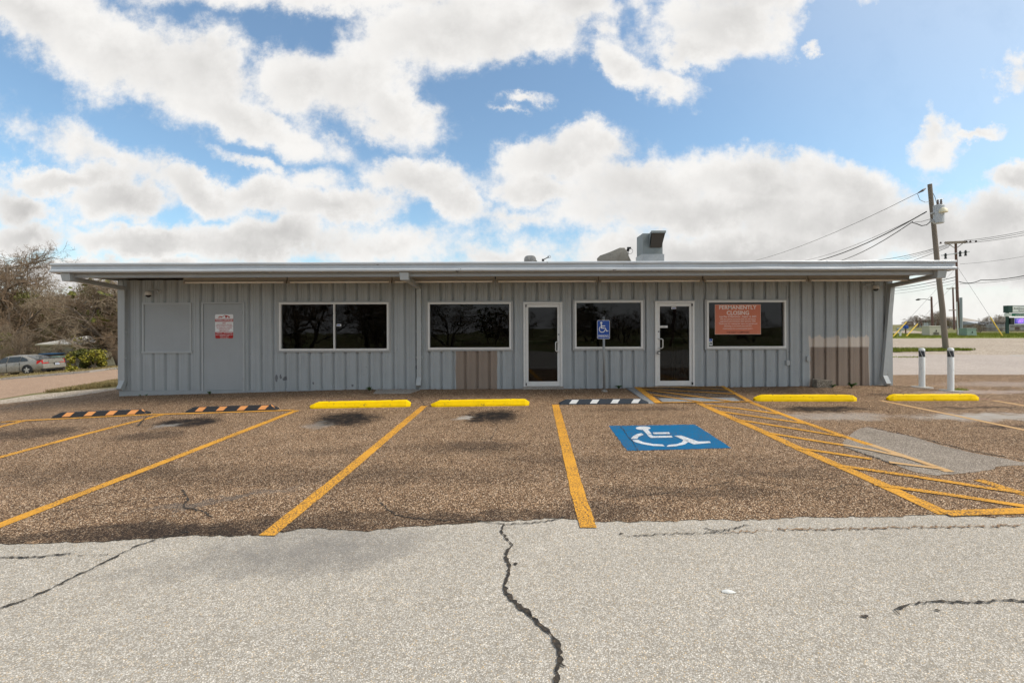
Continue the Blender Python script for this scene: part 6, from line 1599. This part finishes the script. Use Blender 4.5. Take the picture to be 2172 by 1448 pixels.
mb.build('cabin', M['car_paint'], t_, smooth='auto')
def glassq(name, q, off): 
    q = [Vector(v) for v in q]; nrm = (q[1] - q[0]).cross(q[2] - q[0]).normalized()
    if nrm.dot(Vector(off)) < 0: nrm = -nrm
    MB().add([v + nrm * .012 for v in q], [tuple(range(len(q)))]).build(name, M['car_glass'], t_)
for s in (-1, 1):
    y0, y1 = s * .845, s * .69
    f = lambda x, z: (x, s * (.85 - (.85 - .665) * (z - .95) / .45), z)
    glassq('side_window', [f(-.95, .99), f(-.1, .99), f(-.1, 1.36), f(-.42, 1.34)], (0, s, 0))
    glassq('side_window', [f(-.03, .99), f(.85, .99), f(.85, 1.34), f(-.03, 1.37)], (0, s, 0))
    glassq('quarter_window', [f(.9, .99), f(1.5, .99), f(1.3, 1.16), f(.9, 1.33)], (0, s, 0))
    MB().box(.55, .72, s * .925 - .012, s * .925 + .012, .84, .88).build('door_handle', M['car_paint'], t_)
    for dx_ in (-.07, .88): MB().box(dx_, dx_ + .012, s * .912 - .012, s * .912 + .012, .3, .92).build('door_gap', M['black'], t_)
glassq('rear_window', [(1.1, -.56, 1.36), (1.1, .56, 1.36), (1.9, .72, 1.06), (1.9, -.72, 1.06)], (1, 0, 1)); glassq('windscreen', [(-1.2, -.74, .98), (-1.2, .74, .98), (-.58, .56, 1.35), (-.58, -.56, 1.35)], (-1, 0, 1))
for s in (-1, 1):
    MB().hexa([(2.10, s*.62 - .28, .72), (2.51, s*.62 - .28, .72), (2.51, s*.62 + .2, .72), (2.10, s*.62 + .285, .72)], [(2.16, s*.62 - .2, .97), (2.47, s*.62 - .2, .97), (2.45, s*.62 + .2, .97), (2.16, s*.62 + .275, .95)]).build('tail_light', M['tail'], t_, recalc=True) if s > 0 else \
    MB().hexa([(2.10, -.62 - .285, .72), (2.51, -.62 - .2, .72), (2.51, -.62 + .28, .72), (2.10, -.62 + .28, .72)], [(2.16, -.62 - .275, .95), (2.45, -.62 - .2, .97), (2.47, -.62 + .2, .97), (2.16, -.62 + .2, .97)]).build('tail_light', M['tail'], t_, recalc=True)
MB().box(2.49, 2.53, -.42, .42, .74, .97).build('trunk_face', M['car_paint'], t_, bevel=.01)
MB().box(2.42, 2.56, -.84, .84, .32, .62).build('rear_bumper', M['car_paint'], t_, bevel=.05)
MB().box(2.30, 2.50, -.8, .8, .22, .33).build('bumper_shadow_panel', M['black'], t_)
pl = MB().box(2.56, 2.575, .0, .32, .55, .70).build('number_plate', M['plate'], t_)
MB().box(2.53, 2.56, -.05, .37, .53, .72).build('plate_recess', M['black'], t_)
for i in range(6): MB().box(2.577, 2.579, .04 + i*.042, .065 + i*.042, .59, .66).build('plate_character', M['blue_sign'], pl)
for wx in (-1.4, 1.42):
    for s in (-1, 1):
        wh_ = empty('wheel', (wx, s * .83, .33)); wh_.parent = t_
        MB().lathe([(.20, -.11), (.30, -.11), (.33, -.08), (.33, .08), (.30, .11), (.20, .11)], 24).xf(Matrix.Rotation(R(90), 4, 'X')).build('tyre', M['tyre'], wh_, smooth='auto')
        MB().lathe([(.215, -.06), (.215, .06)], 20).xf(Matrix.Rotation(R(90), 4, 'X')).build('rim', M['dark_metal'], wh_)
        for k in range(5):
            a = 2*math.pi*k/5; rm = Matrix.Rotation(a, 4, 'Y')
            MB().hexa([(-.055, s*.085, .0), (.055, s*.085, .0), (.055, s*.122, .0), (-.055, s*.122, .0)], [(-.045, s*.085, .21), (.045, s*.085, .21), (.045, s*.117, .21), (-.045, s*.117, .21)]).xf(rm).build('spoke', M['rim'], wh_, recalc=True)
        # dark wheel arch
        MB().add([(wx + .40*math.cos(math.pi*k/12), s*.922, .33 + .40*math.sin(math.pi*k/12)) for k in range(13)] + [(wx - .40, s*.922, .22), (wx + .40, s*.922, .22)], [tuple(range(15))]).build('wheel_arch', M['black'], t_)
MB().box(2.0, 2.42, -.86, .86, 1.03, 1.05).build('trunk_lid', M['car_paint'], t_, bevel=.01)
